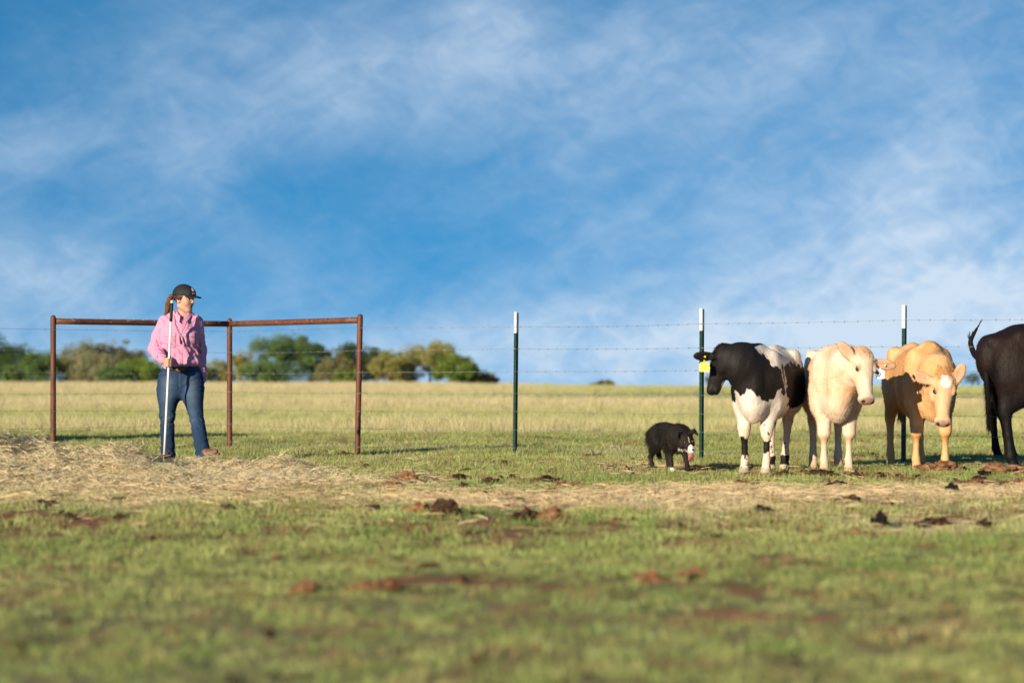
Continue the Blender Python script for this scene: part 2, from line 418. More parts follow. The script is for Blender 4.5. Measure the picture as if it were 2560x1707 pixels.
PIPE = [(133, 345, 0), (574, 327, 0), (897, 349, .03)]
TP = [(1287, 358), (1752, 380), (2258, 398)]
PH = 1.5
def pxpos(px, h): D = F_PX * PH / h; return np.array([(px - CX) / F_PX * D, D, 0.0])
pp = [pxpos(a, b) for a, b, c in PIPE]; tp = [pxpos(a, b) for a, b in TP]
tp.append(tp[-1] + np.array([2.0, -1.18, 0])); tp.append(tp[-1] + np.array([2.0, -1.18, 0]))
ldir = (pp[0] - pp[1]); ldir /= np.linalg.norm(ldir)
fence = empty('barbed_wire_fence', pp[1])
tag(fence, 'barbed wire pasture fence with rusty pipe corner and green steel posts', 'fence')
f0 = pp[1].copy()
def gzf(p): return float(gz(p[0], p[1]))
tops = []
PL = ['rusty pipe end post on the left', 'rusty pipe corner post right of the person', 'rusty pipe end post beside the steel posts']
for i, p in enumerate(pp):
    lean = PIPE[i][2]; g = gzf(p); H = PH; r_ = .0305
    zs = [-.3, 0, .4, .8, 1.2, H - .035, H - .02, H - .008, H]
    rr = [r_] * 6 + [r_ * .92, r_ * .68, r_ * .05]
    path = [p + np.array([lean * (z / H - .5) , 0, z + g]) - f0 for z in zs]
    o = MB().tube(path, rr, 20).build('pipe_post', M_rust, fence); o['label'] = PL[i]
    tops.append(p + np.array([lean * (1.43 / H - .5), 0, g]))
for i in range(2):
    a = tops[i] + np.array([0, 0, 1.432]) - f0; b = tops[i + 1] + np.array([0, 0, 1.432]) - f0
    d = (b - a) / np.linalg.norm(b - a); a = a + d * .026; b = b - d * .026
    o = MB().tube([a + (b - a) * t for t in np.linspace(0, 1, 9)], .0325, 20).build('top_rail', M_rust2, fence)
    o['label'] = ('rusty top rail behind the person', 'rusty orange scuffed top rail right of the person')[i]
    mb = MB(); L = np.linalg.norm(b - a); r2 = np.random.default_rng(5 + i)     # bright scuffs left where the pipe was hit
    side = np.cross(d, [0, 0, 1]); side /= np.linalg.norm(side); side = side if side[1] < 0 else -side
    for t in r2.uniform(.04, .96, 22):
        for_a = r2.uniform(-.2, 1.2); th0 = for_a; th1 = for_a + r2.uniform(.2, .7); wv = r2.uniform(.002, .005)
        arc = [a + d * (t * L + .01 * math.sin(3 * s)) + (side * math.cos(s) + np.array([0, 0, 1]) * math.sin(s)) * .0332 for s in np.linspace(th0, th1, 5)]
        MB().tube(arc, wv * .6, 4).build('scuff_mark', M_scuff, o)
# T posts
def tpost_profile():
    return [(-.020, -.003), (.020, -.003), (.020, .002), (.003, .003), (.003, .038), (-.003, .038), (-.003, .003), (-.020, .002)]
LEAN = [.010, .004, .006, .0, .008]
TL = ['green steel post with white top standing alone mid frame', 'green steel post with white top between dog and black and white calf', 'green steel post with white top behind the tan calf',
      'green steel post beyond the right edge', 'green steel post far beyond the right edge']
for i, p in enumerate(tp):
    g = gzf(p); ang = R(-55); ca, sa = math.cos(ang), math.sin(ang)
    pr = [(x * ca - y * sa, x * sa + y * ca) for x, y in tpost_profile()]
    def ext(z0, z1, s=1.0):
        V = [[p[0] - f0[0] + x * s + LEAN[i] * (z - .75), p[1] - f0[1] + y * s, z + g] for z in (z0, z1) for x, y in pr]; n_ = len(pr)
        mb = MB(); mb.add(V, [[j, (j + 1) % n_, n_ + (j + 1) % n_, n_ + j] for j in range(n_)])
        mb.add([V[j] for j in range(n_, 2 * n_)], [[0, 1, 2, 7], [3, 4, 5, 6]], [[7, 2, 3], [7, 3, 6]]); return mb
    mb = ext(-.4, PH - .22)
    for z in np.arange(.1, PH - .24, .055):          # studs that hold the wire
        c = np.array([LEAN[i] * (z - .75) + p[0] - f0[0] - .011 * ca + .006 * sa, p[1] - f0[1] - .011 * sa - .006 * ca, z + g])
        mb.box(c, (.008, .014, .018))
    o = mb.build('steel_post', M_green, fence, smooth=False); o['label'] = TL[i]
    ext(PH - .22, PH, 1.04).build('white_tip', M_white, o, smooth=False)
# strands
WH = [1.346, 1.11, .88, .646, .459, .27, .084]
WN = ['top', 'second', 'third', 'middle', 'fifth', 'sixth', 'lowest']
endL = pp[0] + ldir * 9; 
line = [endL, pp[0], pp[1], pp[2]] + tp
for wi, h in enumerate(WH):
    mb = MB(); r3 = np.random.default_rng(90 + wi)
    off = np.array([0.0, -.034, 0])
    pts = []
    for j, p in enumerate(line):
        q = p + off * (1.0 if j in (1, 2, 3) else .7); q = q.copy(); q[2] = gzf(p) + h + r3.normal(0, .006) ; pts.append(q - f0)
    for j in range(len(pts) - 1):
        a, b = pts[j], pts[j + 1]; L = np.linalg.norm(b - a); sag = r3.uniform(.002, .014) 
        m = max(6, int(L / .35)); t = np.linspace(0, 1, m)
        path = a + (b - a) * t[:, None]; path[:, 2] -= sag * 4 * t * (1 - t)
        mb.tube(path, .0011, 5, False)
        # second, twisted strand
        tt = np.linspace(0, 1, int(L / .02)); pa = a + (b - a) * tt[:, None]; pa[:, 2] -= sag * 4 * tt * (1 - tt)
        ph = tt * L / .06 * 2 * np.pi
        pa[:, 2] += .0028 * np.sin(ph); pa[:, 1] += .0028 * np.cos(ph)
        mb.tube(pa, .0008, 3, False)
        d = (b - a) / L; u = np.array([0, 0, 1.0]); v = np.cross(d, u)
        for s in np.arange(r3.uniform(.02, .1), L, .125):
            s += r3.normal(0, .008); k_ = np.clip(s / L, 0, 1); c = a + (b - a) * k_; c[2] -= sag * 4 * k_ * (1 - k_)
            th = r3.uniform(0, np.pi)
            for q in range(2):
                e = math.cos(th + q * 1.5) * u + math.sin(th + q * 1.5) * v
                mb.tube([c - e * .015 + d * .004, c + d * .004 * (1 - 2 * q), c + e * .015 - d * .004], [.0008, .0020, .0008], 4, False)
    for j in (1, 2, 3):         # wraps round the pipes
        c = line[j] - f0; zz_ = pts[j][2]
        for q in range(2 if j == 2 else 1):
            th = np.linspace(0, 2 * np.pi, 17)
            mb.tube(np.stack([c[0] + .034 * np.cos(th), c[1] + .034 * np.sin(th), zz_ + .012 * q + .008 * np.sin(th + q)], -1), .0018, 4, False)
    o = mb.build('wire_strand', M_wire, fence); o['label'] = WN[wi] + ' strand of barbed wire'

# ------------------------------------------------------------------ trees beyond the rise
M_bark = mat_plain('bark', (.11, .085, .062), .9, 0, var=.45, scale=12, bump=.5, bscale=40, stretch=(1, 1, .3))
M_leaf = mat_attr('tree_leaves', .55, .0, transl=.35, spec=.25)
GREYBARK = mat_plain('pale_bark', (.30, .26, .20), .9, 0, var=.4, scale=12, bump=.4, bscale=40, stretch=(1, 1, .3))

def make_tree(px, base_w, top_py, D, col, label, seed, cat='tree', name='tree', shape='round', n=5200, leaf=.066, dens=1.0, bark=None, group='trees along the far rise', lift=.06):
    """px, top_py on the 2560 frame; base_w in px; real size follows from the distance"""
    r = np.random.default_rng(seed); s = F_PX / D
    x0 = (px - CX) / s; g = float(gz(x0, D)); H = CAM_H + (HY - top_py) / s - g; W = base_w / s / 2
    t = empty(name, (x0, D, g)); tag(t, label, cat, group)
    trunk = MB(); ends = []
    lean = r.normal(0, .05, 2)
    th = H * (.35 if shape != 'shrub' else .12)
    tp_ = [np.array([lean[0] * z, lean[1] * z, z - .15]) for z in np.linspace(0, th + .15, 5)]
    rad = .022 * H + .03
    trunk.tube(tp_, np.linspace(rad * 1.25, rad * .75, 5), 8)
    nl = 9 if shape != 'sparse' else 12
    for i in range(nl):
        a = i * 2.4 + r.uniform(-.4, .4); e = r.uniform(.25, 1.15); b0 = tp_[-1] * r.uniform(.55, 1.0)
        L = (H - b0[2]) * r.uniform(.6, .92)
        tipv = np.array([W * .75 * math.cos(a) * math.cos(e * .8), W * .75 * math.sin(a) * math.cos(e * .8), L * (.45 + .5 * math.sin(e))])
        mid = b0 + tipv * .5 + np.array([0, 0, .06 * H]) + r.normal(0, .03 * H, 3); tip = b0 + tipv
        q = np.linspace(0, 1, 6)[:, None]; path = (1 - q) ** 2 * b0 + 2 * q * (1 - q) * mid + q ** 2 * tip
        trunk.tube(path, np.linspace(rad * .55, rad * .1, 6), 5); ends += [path[2], path[3], path[4], path[5]]
        for k_ in range(3):
            s0 = path[r.integers(2, 5)]; tv = r.normal(0, 1, 3) * np.array([W * .25, W * .25, H * .1]) + np.array([0, 0, .07 * H])
            trunk.tube([s0, s0 + tv * .5 + r.normal(0, .02, 3), s0 + tv], [rad * .2, rad * .14, rad * .05], 4); ends.append(s0 + tv)
    trunk.build('trunk', bark or M_bark, t)
    # clumps of leaves spread through the crown
    cl_ = []
    nc = int(46 * dens)
    for i in range(nc):
        u = r.normal(0, 1, 3); u /= np.linalg.norm(u); rr = r.uniform(.35, 1.0) ** .6
        zc = {'round': .58, 'shrub': .48, 'tall': .56, 'sparse': .6, 'cone': .45}[shape]; hz = H * (1 - zc) * .95
        c = np.array([u[0] * W * .86 * rr, u[1] * W * .8 * rr, zc * H + u[2] * rr * (hz if u[2] > 0 else zc * H * (.96 if shape in ('shrub', 'cone') else .8))])
        if shape == 'cone': c[:2] *= np.clip(1.25 * (1 - c[2] / H), .12, 1)
        c[:2] += r.normal(0, .06 * W, 2)
        cl_.append((c, r.uniform(.10, .22) * min(H, 2 * W) * (.8 if shape == 'sparse' else 1)))
    for e_ in ends[::3]: cl_.append((np.array(e_), r.uniform(.08, .15) * min(H, 2 * W)))
    per = int(2.2 * n * dens / len(cl_)); P = []; Cn = []
    for (c, cr) in cl_:
        d = r.normal(0, 1, (per, 3)); d /= np.linalg.norm(d, axis=1)[:, None]
        p = c + d * (cr * r.uniform(.25, 1.0, per) ** .5)[:, None] * np.array([1.1, 1.1, .8])
        tone = r.uniform(.72, 1.25); hue = r.normal(0, .06)
        cc = np.array(col) * tone * np.array([1 + hue, 1, 1 - hue]) * r.uniform(.75, 1.25, per)[:, None]
        P.append(p); Cn.append(cc)
    P = np.concatenate(P); Cn = np.concatenate(Cn)
    ok = P[:, 2] > .08 * H * (0 if shape in ('shrub', 'cone') else 1) + .02; P, Cn = P[ok], Cn[ok]; m = len(P)
    a = r.normal(0, 1, (m, 3)); a /= np.linalg.norm(a, axis=1)[:, None]; b = np.cross(a, r.normal(0, 1, (m, 3))); b /= np.linalg.norm(b, axis=1)[:, None]
    sz = leaf * r.uniform(.6, 1.3, m)[:, None]
    V = np.stack([P - a * sz, P + b * sz * .45, P + a * sz, P - b * sz * .45], 1).reshape(-1, 3)
    link_mesh('crown', np_mesh('crown', V, np.arange(4 * m).reshape(-1, 4), None, False, np.repeat(Cn, 4, 0)), M_leaf, t)
    return t

DG = (.066, .105, .028); MG = (.155, .235, .070); YG = (.36, .34, .10); OL = (.25, .235, .088); BG = (.205, .29, .05); PT = (.36, .335, .16); BR = (.19, .175, .075)
k2 = 2560 / 2352.0
TREES = [ # centre px, width px, top px in the 2352 view; distance; colour; shape
 (-30, 130, 770, 186, DG, 'round', 'dark green tree cut by the left edge of the frame', 8000),
 (48, 110, 800, 180, DG, 'shrub', 'dark evergreen left of the first pipe post', 8000),
 (92, 74, 812, 175, MG, 'shrub', 'mid green shrub just left of the first pipe post', 5000),
 (25, 60, 848, 170, MG, 'shrub', 'low green bush at the foot of the dark left trees', 4000),
 (150, 66, 826, 184, YG, 'sparse', 'thin yellowish tree just right of the first pipe post', 3600),
 (192, 110, 794, 188, OL, 'round', 'olive brown leafed tree topping the pale thicket', 6000),
 (205, 130, 815, 176, PT, 'shrub', 'pale straw coloured thicket between first pipe post and person', 6500),
 (245, 84, 788, 190, OL, 'sparse', 'tall olive tree with open crown behind the pale thicket', 4200),
 (302, 76, 800, 188, BR, 'sparse', 'brownish open crowned tree left of the person', 3600),
 (325, 100, 832, 172, BG, 'shrub', 'bright green bush at the elbow of the person', 6500),
 (265, 80, 850, 170, MG, 'shrub', 'low dark green bush in front of the pale thicket', 4500),
 (420, 120, 835, 178, MG, 'shrub', 'green bush hidden behind the person', 4000),
 (500, 80, 836, 180, YG, 'shrub', 'yellow green bush between person and corner post', 4200),
 (553, 56, 816, 186, YG, 'sparse', 'small open yellow tree right of the corner post', 3000),
 (652, 150, 768, 182, MG, 'tall', 'tallest bright green tree right of the corner post', 11000),
 (600, 90, 838, 176, MG, 'shrub', 'green shrub at the left foot of the tallest tree', 5000),
 (722, 84, 806, 188, DG, 'round', 'dark tree to the right of the tallest tree', 6500),
 (770, 90, 826, 178, OL, 'shrub', 'olive bush in the middle of the tree line', 5500),
 (806, 92, 798, 190, DG, 'round', 'dark flat topped tree behind the right pipe post', 6000),
 (800, 70, 852, 172, BG, 'shrub', 'bright low bush left of the right pipe post', 4000),
 (858, 60, 808, 190, DG, 'sparse', 'dark ragged tree just right of the right pipe post', 3200),
 (892, 96, 816, 180, YG, 'round', 'yellow green rounded tree right of the right pipe post', 6500),
 (925, 70, 838, 184, OL, 'shrub', 'dull olive shrub between the two yellow trees', 4500),
 (988, 130, 796, 184, YG, 'round', 'large yellow olive tree near the end of the line', 9000),
 (1045, 100, 826, 176, BG, 'round', 'bright green rounded tree at the right end', 8000),
 (1092, 60, 856, 178, OL, 'shrub', 'low green bush at the right end of the tree line', 3500),
 (1118, 56, 866, 182, BR, 'shrub', 'small brown bush ending the tree line', 2600),
 (1386, 60, 873, 168, OL, 'shrub', 'small lone bush on the rise right of the middle steel post', 2600),
]
for i, (px, wd, tpy, D, col, shp, lab, n) in enumerate(TREES):
    sh = shp in ('shrub',)
    make_tree(px * k2, wd * k2 * 1.18, tpy * k2 - (13 if px < 1200 else 0), D, col, lab, 200 + i, 'bush' if sh else 'tree', 'bush' if sh else 'tree', shp, n, bark=GREYBARK if col in (PT, YG, OL) else None)
for (px, wd, tpy, lab) in ((2232, 66, 852, 'thin twiggy sapling on the rise left of the black cow'), (1626, 22, 856, 'tiny sapling on the rise beside the black and white calf')):
    make_tree(px * k2, wd * k2, tpy * k2, 150, (.10, .13, .05), lab, 300 + px, 'sapling', 'sapling', 'sparse', 420 if wd > 40 else 160, leaf=.05, dens=.8)
# ------------------------------------------------------------------ hay, straw, clods
HAYB = [(-4.6, 19.4, 1.15, 1.0, .22), (-3.5, 19.7, .8, .7, .10), (-3.15, 20.4, .55, .6, .035), (-2.15, 20.3, .55, .55, .11), (-5.6, 18.6, 1.3, .9, .15), (-3.0, 18.6, 1.6, .8, .075), (-4.2, 17.8, 1.4, .7, .08)]
def hay_h(x, y):
    h = 0
    for (cx, cy, rx, ry, a) in HAYB: h = h + a * np.exp(-((x - cx) / rx) ** 2 - ((y - cy) / ry) ** 2)
    lump = fbm(x * 2.6, y * 2.6, 0, 131, 4); l2 = fbm(x * 6.5, y * 6.5, 0, 132, 2)
    return np.maximum(0, h * (-.35 + 1.9 * lump + .9 * l2) - .008)
def strands(name, x, y, z, L, mat, parent, cols, pitch=.25, wid=.0034, seed=1, curve=.25):
    r = np.random.default_rng(seed); n = len(x); a = r.uniform(0, 2 * np.pi, n); e = np.abs(r.normal(0, pitch, n)) - .05
    d = np.stack([np.cos(a) * np.cos(e), np.sin(a) * np.cos(e), np.sin(e)], 1); p0 = np.stack([x, y, z], 1) - d * L[:, None] * .4
    p0[:, 2] = np.maximum(p0[:, 2], z - .02)
    bend = r.normal(0, curve, (n, 3)) * L[:, None]; bend[:, 2] = np.abs(bend[:, 2]) * .5
    up = np.cross(d, r.normal(0, 1, (n, 3))); up /= np.linalg.norm(up, axis=1)[:, None] + 1e-9; w_ = (wid * r.uniform(.6, 1.4, n) / 2)[:, None]
    t = [p0, p0 + d * L[:, None] * .35 + bend * .5, p0 + d * L[:, None] * .7 + bend * .6, p0 + d * L[:, None] + bend * .1]
    W = np.stack([t[0] - up * w_, t[0] + up * w_, t[1] - up * w_, t[1] + up * w_, t[2] - up * w_, t[2] + up * w_, t[3] - up * w_ * .4, t[3] + up * w_ * .4], 1).reshape(-1, 3)
    b = np.arange(n)[:, None] * 8; q = np.concatenate([b + np.array([0, 1, 3, 2]), b + np.array([2, 3, 5, 4]), b + np.array([4, 5, 7, 6])])
    cc = cols[r.integers(0, len(cols), n)] * r.uniform(.7, 1.2, n)[:, None]
    return link_mesh(name, np_mesh(name, W, q, None, True, np.repeat(cc, 8, 0)), mat, parent)
M_straw = mat_attr('straw', .6, 0, transl=.18, spec=.3)
M_hayb = mat_attr('hay_mass', .9, .35, 25, .8, 60, .1)
HC_ = np.array([[.76, .63, .38], [.72, .59, .35], [.82, .70, .46], [.64, .53, .30], [.53, .46, .26], [.68, .50, .28]])
hay = empty('hay_pile', (-4.0, 19.4, 0)); tag(hay, 'loose pale hay strewn in a low heap at the feet of the person', 'hay')
o_ = np.array([-4.0, 19.4, 0])
ax_, ay_ = np.meshgrid(np.linspace(-8, -.4, 150), np.linspace(16, 22.6, 130), indexing='ij'); hh = hay_h(ax_, ay_)
zz_ = gz(ax_, ay_) + np.where(hh > .004, hh * .85, -.05)
Ii = np.arange(ax_.size).reshape(ax_.shape); qd = np.stack([Ii[:-1, :-1], Ii[1:, :-1], Ii[1:, 1:], Ii[:-1, 1:]], -1).reshape(-1, 4)
nv = fbm(ax_ * 9, ay_ * 9, 0, 133, 3)[..., None]; cb = (HC_[1] * nv + HC_[3] * (1 - nv)).reshape(-1, 3)
link_mesh('hay_mound', np_mesh('hay_mound', np.stack([ax_ - o_[0], ay_ - o_[1], zz_], -1).reshape(-1, 3), qd, None, True, cb), M_hayb, hay)
x = rng.uniform(-8, -.2, 420000); y = rng.uniform(15.6, 22.4, 420000); h = hay_h(x, y)
pk = rng.uniform(0, 1, len(x)) < np.clip(h * 9, 0, 1) * .9 + .03 * (h > .002); x, y, h = x[pk][:80000], y[pk][:80000], h[pk][:80000]
st = strands('hay_strands', x - o_[0], y - o_[1], gz(x, y) + h * rng.uniform(.8, 1.08, len(x)), rng.uniform(.04, .16, len(x)), M_straw, hay, HC_, .34, .0032, 3, .34); st['kind'] = 'stuff'
# straw lying flat over the trampled strip
x, y = wedge(95000, 12.5, 23.5, .235, .8)
di, dr = cover(x, y); bandw = np.exp(-((y - 16.3 - .12 * x) / 1.1) ** 2) * (.35 + .65 * sstep(-2, 1.5, x)) + .9 * np.exp(-((y - 17.9) / 1.5) ** 2) * sstep(0, -1.5, x)
pk = rng.uniform(0, 1, len(x)) < np.clip(.02 + .95 * bandw * (.3 + .9 * fbm(x * 1.6, y * 1.6, 0, 135, 3)) + .12 * dr, 0, 1); x, y = x[pk][:34000], y[pk][:34000]
lit = strands('straw_litter', x, y, gz(x, y) + rng.uniform(.004, .04, len(x)), rng.uniform(.04, .17, len(x)), M_straw, None, HC_ * np.array([1.05, .95, .88]), .14, .0032, 5, .22)
tag(lit, 'loose straw stalks scattered over the trampled pasture', 'straw', kind='stuff')

M_clod = mat_attr('soil_and_dung', .95, .35, 70, .9, 120, .08)
def clod_mesh(name, seed, sx, sy, sz, c1, c2, sub=4):
    import bmesh
    bm = bmesh.new(); bmesh.ops.create_icosphere(bm, subdivisions=sub, radius=1); bm.verts.ensure_lookup_table()
    P = np.array([v.co for v in bm.verts]); T = np.array([[v.index for v in f.verts] for f in bm.faces]); bm.free()
    d = fbm(P[:, 0] * 1.6 + seed, P[:, 1] * 1.6, P[:, 2] * 1.6, 140 + seed, 3); e = fbm(P[:, 0] * 4.5, P[:, 1] * 4.5 + seed, P[:, 2] * 4.5, 150 + seed, 3)
    g_ = fbm(P[:, 0] * 11, P[:, 1] * 11 + seed, P[:, 2] * 11, 160 + seed, 2)
    rid = np.abs(fbm(P[:, 0] * 2.6 + seed * 3, P[:, 1] * 2.6, P[:, 2] * 2.6, 170 + seed, 2) - .5) * 2
    Pn = P * (.50 + .85 * d + .75 * (e - .5) + .45 * (g_ - .5) - .35 * rid)[:, None] * np.array([sx * 1.15, sy * 1.15, sz * 1.05]); Pn[:, 0] += .25 * sx * (d - .5) * 2 * P[:, 2]; Pn[:, 2] = np.maximum(Pn[:, 2] * np.clip(.55 + 1.1 * (fbm(P[:, 0] * 2 + seed, P[:, 1] * 2, 0, 180 + seed, 2)), .4, 1.3), -.15 * sz)
    k = sstep(.35, .65, e)[:, None]; return np_mesh(name, Pn, None, T, False, np.array(c1) * (1 - k) + np.array(c2) * k)
SOILC = ((.36, .19, .095), (.17, .078, .038)); DUNG = ((.095, .052, .030), (.038, .022, .015)); BLK = ((.030, .022, .020), (.014, .011, .011))
CLODS = [  # x, foot row, width, height (2352 px view), colours, label
 (932, 1112, 62, 24, SOILC, 'upright reddish clod with a dark broken side near the hay'), (903, 1122, 54, 14, SOILC, 'flat reddish clod just in front of the upright one'),
 (795, 1139, 52, 9, BLK, 'flat black dropping in front of the hay tail'), (1028, 1183, 74, 38, DUNG, 'largest dark dung lump in the middle of the pasture'),
 (962, 1178, 84, 20, SOILC, 'low reddish clod left of the largest dark lump'), (1206, 1190, 62, 22, DUNG, 'dark brown clod paired with a reddish one in mid pasture'),
 (1258, 1190, 56, 24, SOILC, 'reddish clod paired with a dark one in mid pasture'), (1160, 1071, 24, 13, DUNG, 'small round dung ball left of the lone steel post'),
 (1124, 1116, 48, 15, DUNG, 'brown clod with a dark tip between lone post and foreground'), (1252, 1105, 60, 12, DUNG, 'long flat dung patch right of the lone steel post'),
 (1302, 1120, 56, 15, SOILC, 'arched reddish clod left of the dog'), (1176, 1098, 22, 9, BLK, 'small dark crumb below the lone steel post'),
 (1798, 1098, 60, 15, DUNG, 'brown dung mound at the hooves of the black and white calf'), (1886, 1092, 56, 12, DUNG, 'dark dung mound by the left hind hoof of the cream calf'),
 (2158, 1084, 92, 22, SOILC, 'straw covered dung mound at the front hoof of the tan calf'), (2204, 1084, 34, 13, BLK, 'dark lump on the right of the straw covered mound'),
 (2300, 1092, 110, 22, SOILC, 'wide brown mound at the hooves of the big dark cow'), (2262, 1098, 36, 16, BLK, 'dark lump in front of the wide brown mound'),
 (1920, 1119, 58, 13, BLK, 'flat dark dropping in front of the cream calf'), (1944, 1156, 56, 20, DUNG, 'brown dropping on the straw strip below the cream calf'),
 (2186, 1141, 36, 27, BLK, 'black upright lump on the straw strip at the right'), (1752, 1180, 46, 16, BLK, 'dark dropping at the lower edge of the straw strip'),
 (2022, 1200, 38, 30, BLK, 'black tall lump in the lower right pasture'), (2142, 1200, 76, 20, DUNG, 'brown broken clod right of the black tall lump'),
 (2258, 1205, 40, 18, DUNG, 'small brown clod near the right edge'), (1965, 1222, 80, 14, SOILC, 'reddish ridge left of the black tall lump'),
 (1870, 1222, 60, 12, DUNG, 'flat brown dropping left of the reddish ridge'), (1500, 1340, 90, 26, SOILC, 'big blurred red clod in the right foreground'),
 (1590, 1328, 86, 24, SOILC, 'blurred red clod with dark hollow beside the big one'), (695, 1366, 76, 34, SOILC, 'blurred reddish clod in the left foreground'),
 (860, 1362, 150, 26, SOILC, 'long blurred reddish clod right of the left foreground one'), (955, 1222, 96, 16, SOILC, 'flat reddish patch of turned soil under the largest lump'),
 (520, 1182, 40, 14, DUNG, 'dark blurred dropping below the hay'), (270, 1152, 90, 12, DUNG, 'long dark dropping at the lower edge of the hay'),
 (120, 1166, 80, 14, DUNG, 'brown dropping at the lower left of the hay'), (985, 1306, 56, 14, DUNG, 'dark blurred dropping in the middle foreground'),
 (2090, 1075, 34, 9, SOILC, 'small clod between cream calf and tan calf'), (2240, 1112, 70, 14, SOILC, 'brown clod in front of the big dark cow'),
 (2340, 1112, 46, 14, SOILC, 'reddish clod at the right edge of the frame'), (640, 1145, 70, 12, SOILC, 'flat reddish soil clod in front of the hay tail')]
for i, (dx_, dy_, wd, ht, cc, lab) in enumerate(CLODS):
    px_, py_ = dx_ * k2, dy_ * k2; D = F_PX * CAM_H / (py_ - HY); s_ = F_PX / D; X = (px_ - CX) / s_; Wm = wd * k2 / s_ * (.8 if dy_ > 1290 else 1); Hm = ht * k2 / s_ * (.75 if dy_ > 1290 else 1)
    dk = cc is not SOILC
    o = link_mesh('dung_pat' if dk else 'dirt_clod', clod_mesh('clod', i, Wm * .52, min(Wm * .5, .22), Hm * .95, *cc), M_clod); o.location = (X, D, float(gz(X, D)) + Hm * .05); o.rotation_euler = (0, 0, 0)
    tag(o, lab, 'dung' if dk else 'clod', 'dung and clods lying on the pasture')
crumb = []
for i in range(5):
    me = clod_mesh('crumb%d' % i, 60 + i, 1, .9, .55, *((SOILC, DUNG, SOILC, DUNG, BLK)[i]), 2); me.materials.append(M_clod); crumb.append(bpy.data.objects.new('crumb%d' % i, me))
x, y = wedge(3200, 6, 27, .235, .8); di, dr = cover(x, y); pk = rng.uniform(0, 1, len(x)) < .18 + .8 * di; x, y = x[pk], y[pk]; n = len(x)
cr = scatter('soil_crumbs', np.stack([x, y, gz(x, y) + .006], -1), .009 + .055 * rng.uniform(0, 1, n) ** 4 * (.4 + .9 * np.exp(-((y - 19) / 3.5) ** 2)), rots(n, .3), rng.integers(0, 5, n), np.ones((n, 3)), crumb, M_clod)
tag(cr, 'small crumbs of soil and dung scattered in the grass', 'soil', kind='stuff')

# unseen bale added left of the frame to cast its long shadow into view
bale = empty('added_shadow_bale', (-7.3, 28.9, float(gz(-7.3, 28.9)))); tag(bale, 'unseen round bale added beyond the left edge to cast a shadow', 'hay bale')
th = np.linspace(0, 2 * np.pi, 64, endpoint=False); rows = []
prof = [(-.66, .05), (-.66, .4), (-.655, .66), (-.62, .745), (-.56, .765), (-.3, .775), (0, .77), (.3, .775), (.56, .765), (.62, .745), (.655, .66), (.66, .4), (.66, .05)]
for i, (xx, rr) in enumerate(prof):
    q = rr * (1 + .05 * (fbm(np.cos(th) * 3, np.sin(th) * 3, xx * 5, 191, 3) - .5)); rows.append(np.stack([np.full(64, xx) + .015 * np.sin(th * 9 + i), q * np.cos(th), np.maximum(.755 + q * np.sin(th), .0)], -1))
Vb = np.concatenate(rows); Qb = [[i * 64 + j, i * 64 + (j + 1) % 64, (i + 1) * 64 + (j + 1) % 64, (i + 1) * 64 + j] for i in range(len(prof) - 1) for j in range(64)]
nb_ = fbm(Vb[:, 0] * 8, Vb[:, 1] * 8, Vb[:, 2] * 8, 192, 3)[:, None]
link_mesh('bale_roll', np_mesh('bale_roll', Vb, Qb, None, True, HC_[1] * nb_ + HC_[4] * (1 - nb_)), M_hayb, bale)
a_ = rng.uniform(0, 2 * np.pi, 5000); xx = rng.uniform(-.64, .64, 5000)
so = strands('bale_straw', xx, .775 * np.cos(a_), np.maximum(.755 + .775 * np.sin(a_), .02), rng.uniform(.05, .2, 5000), M_straw, bale, HC_, .2, .0035, 9, .2); so['kind'] = 'stuff'
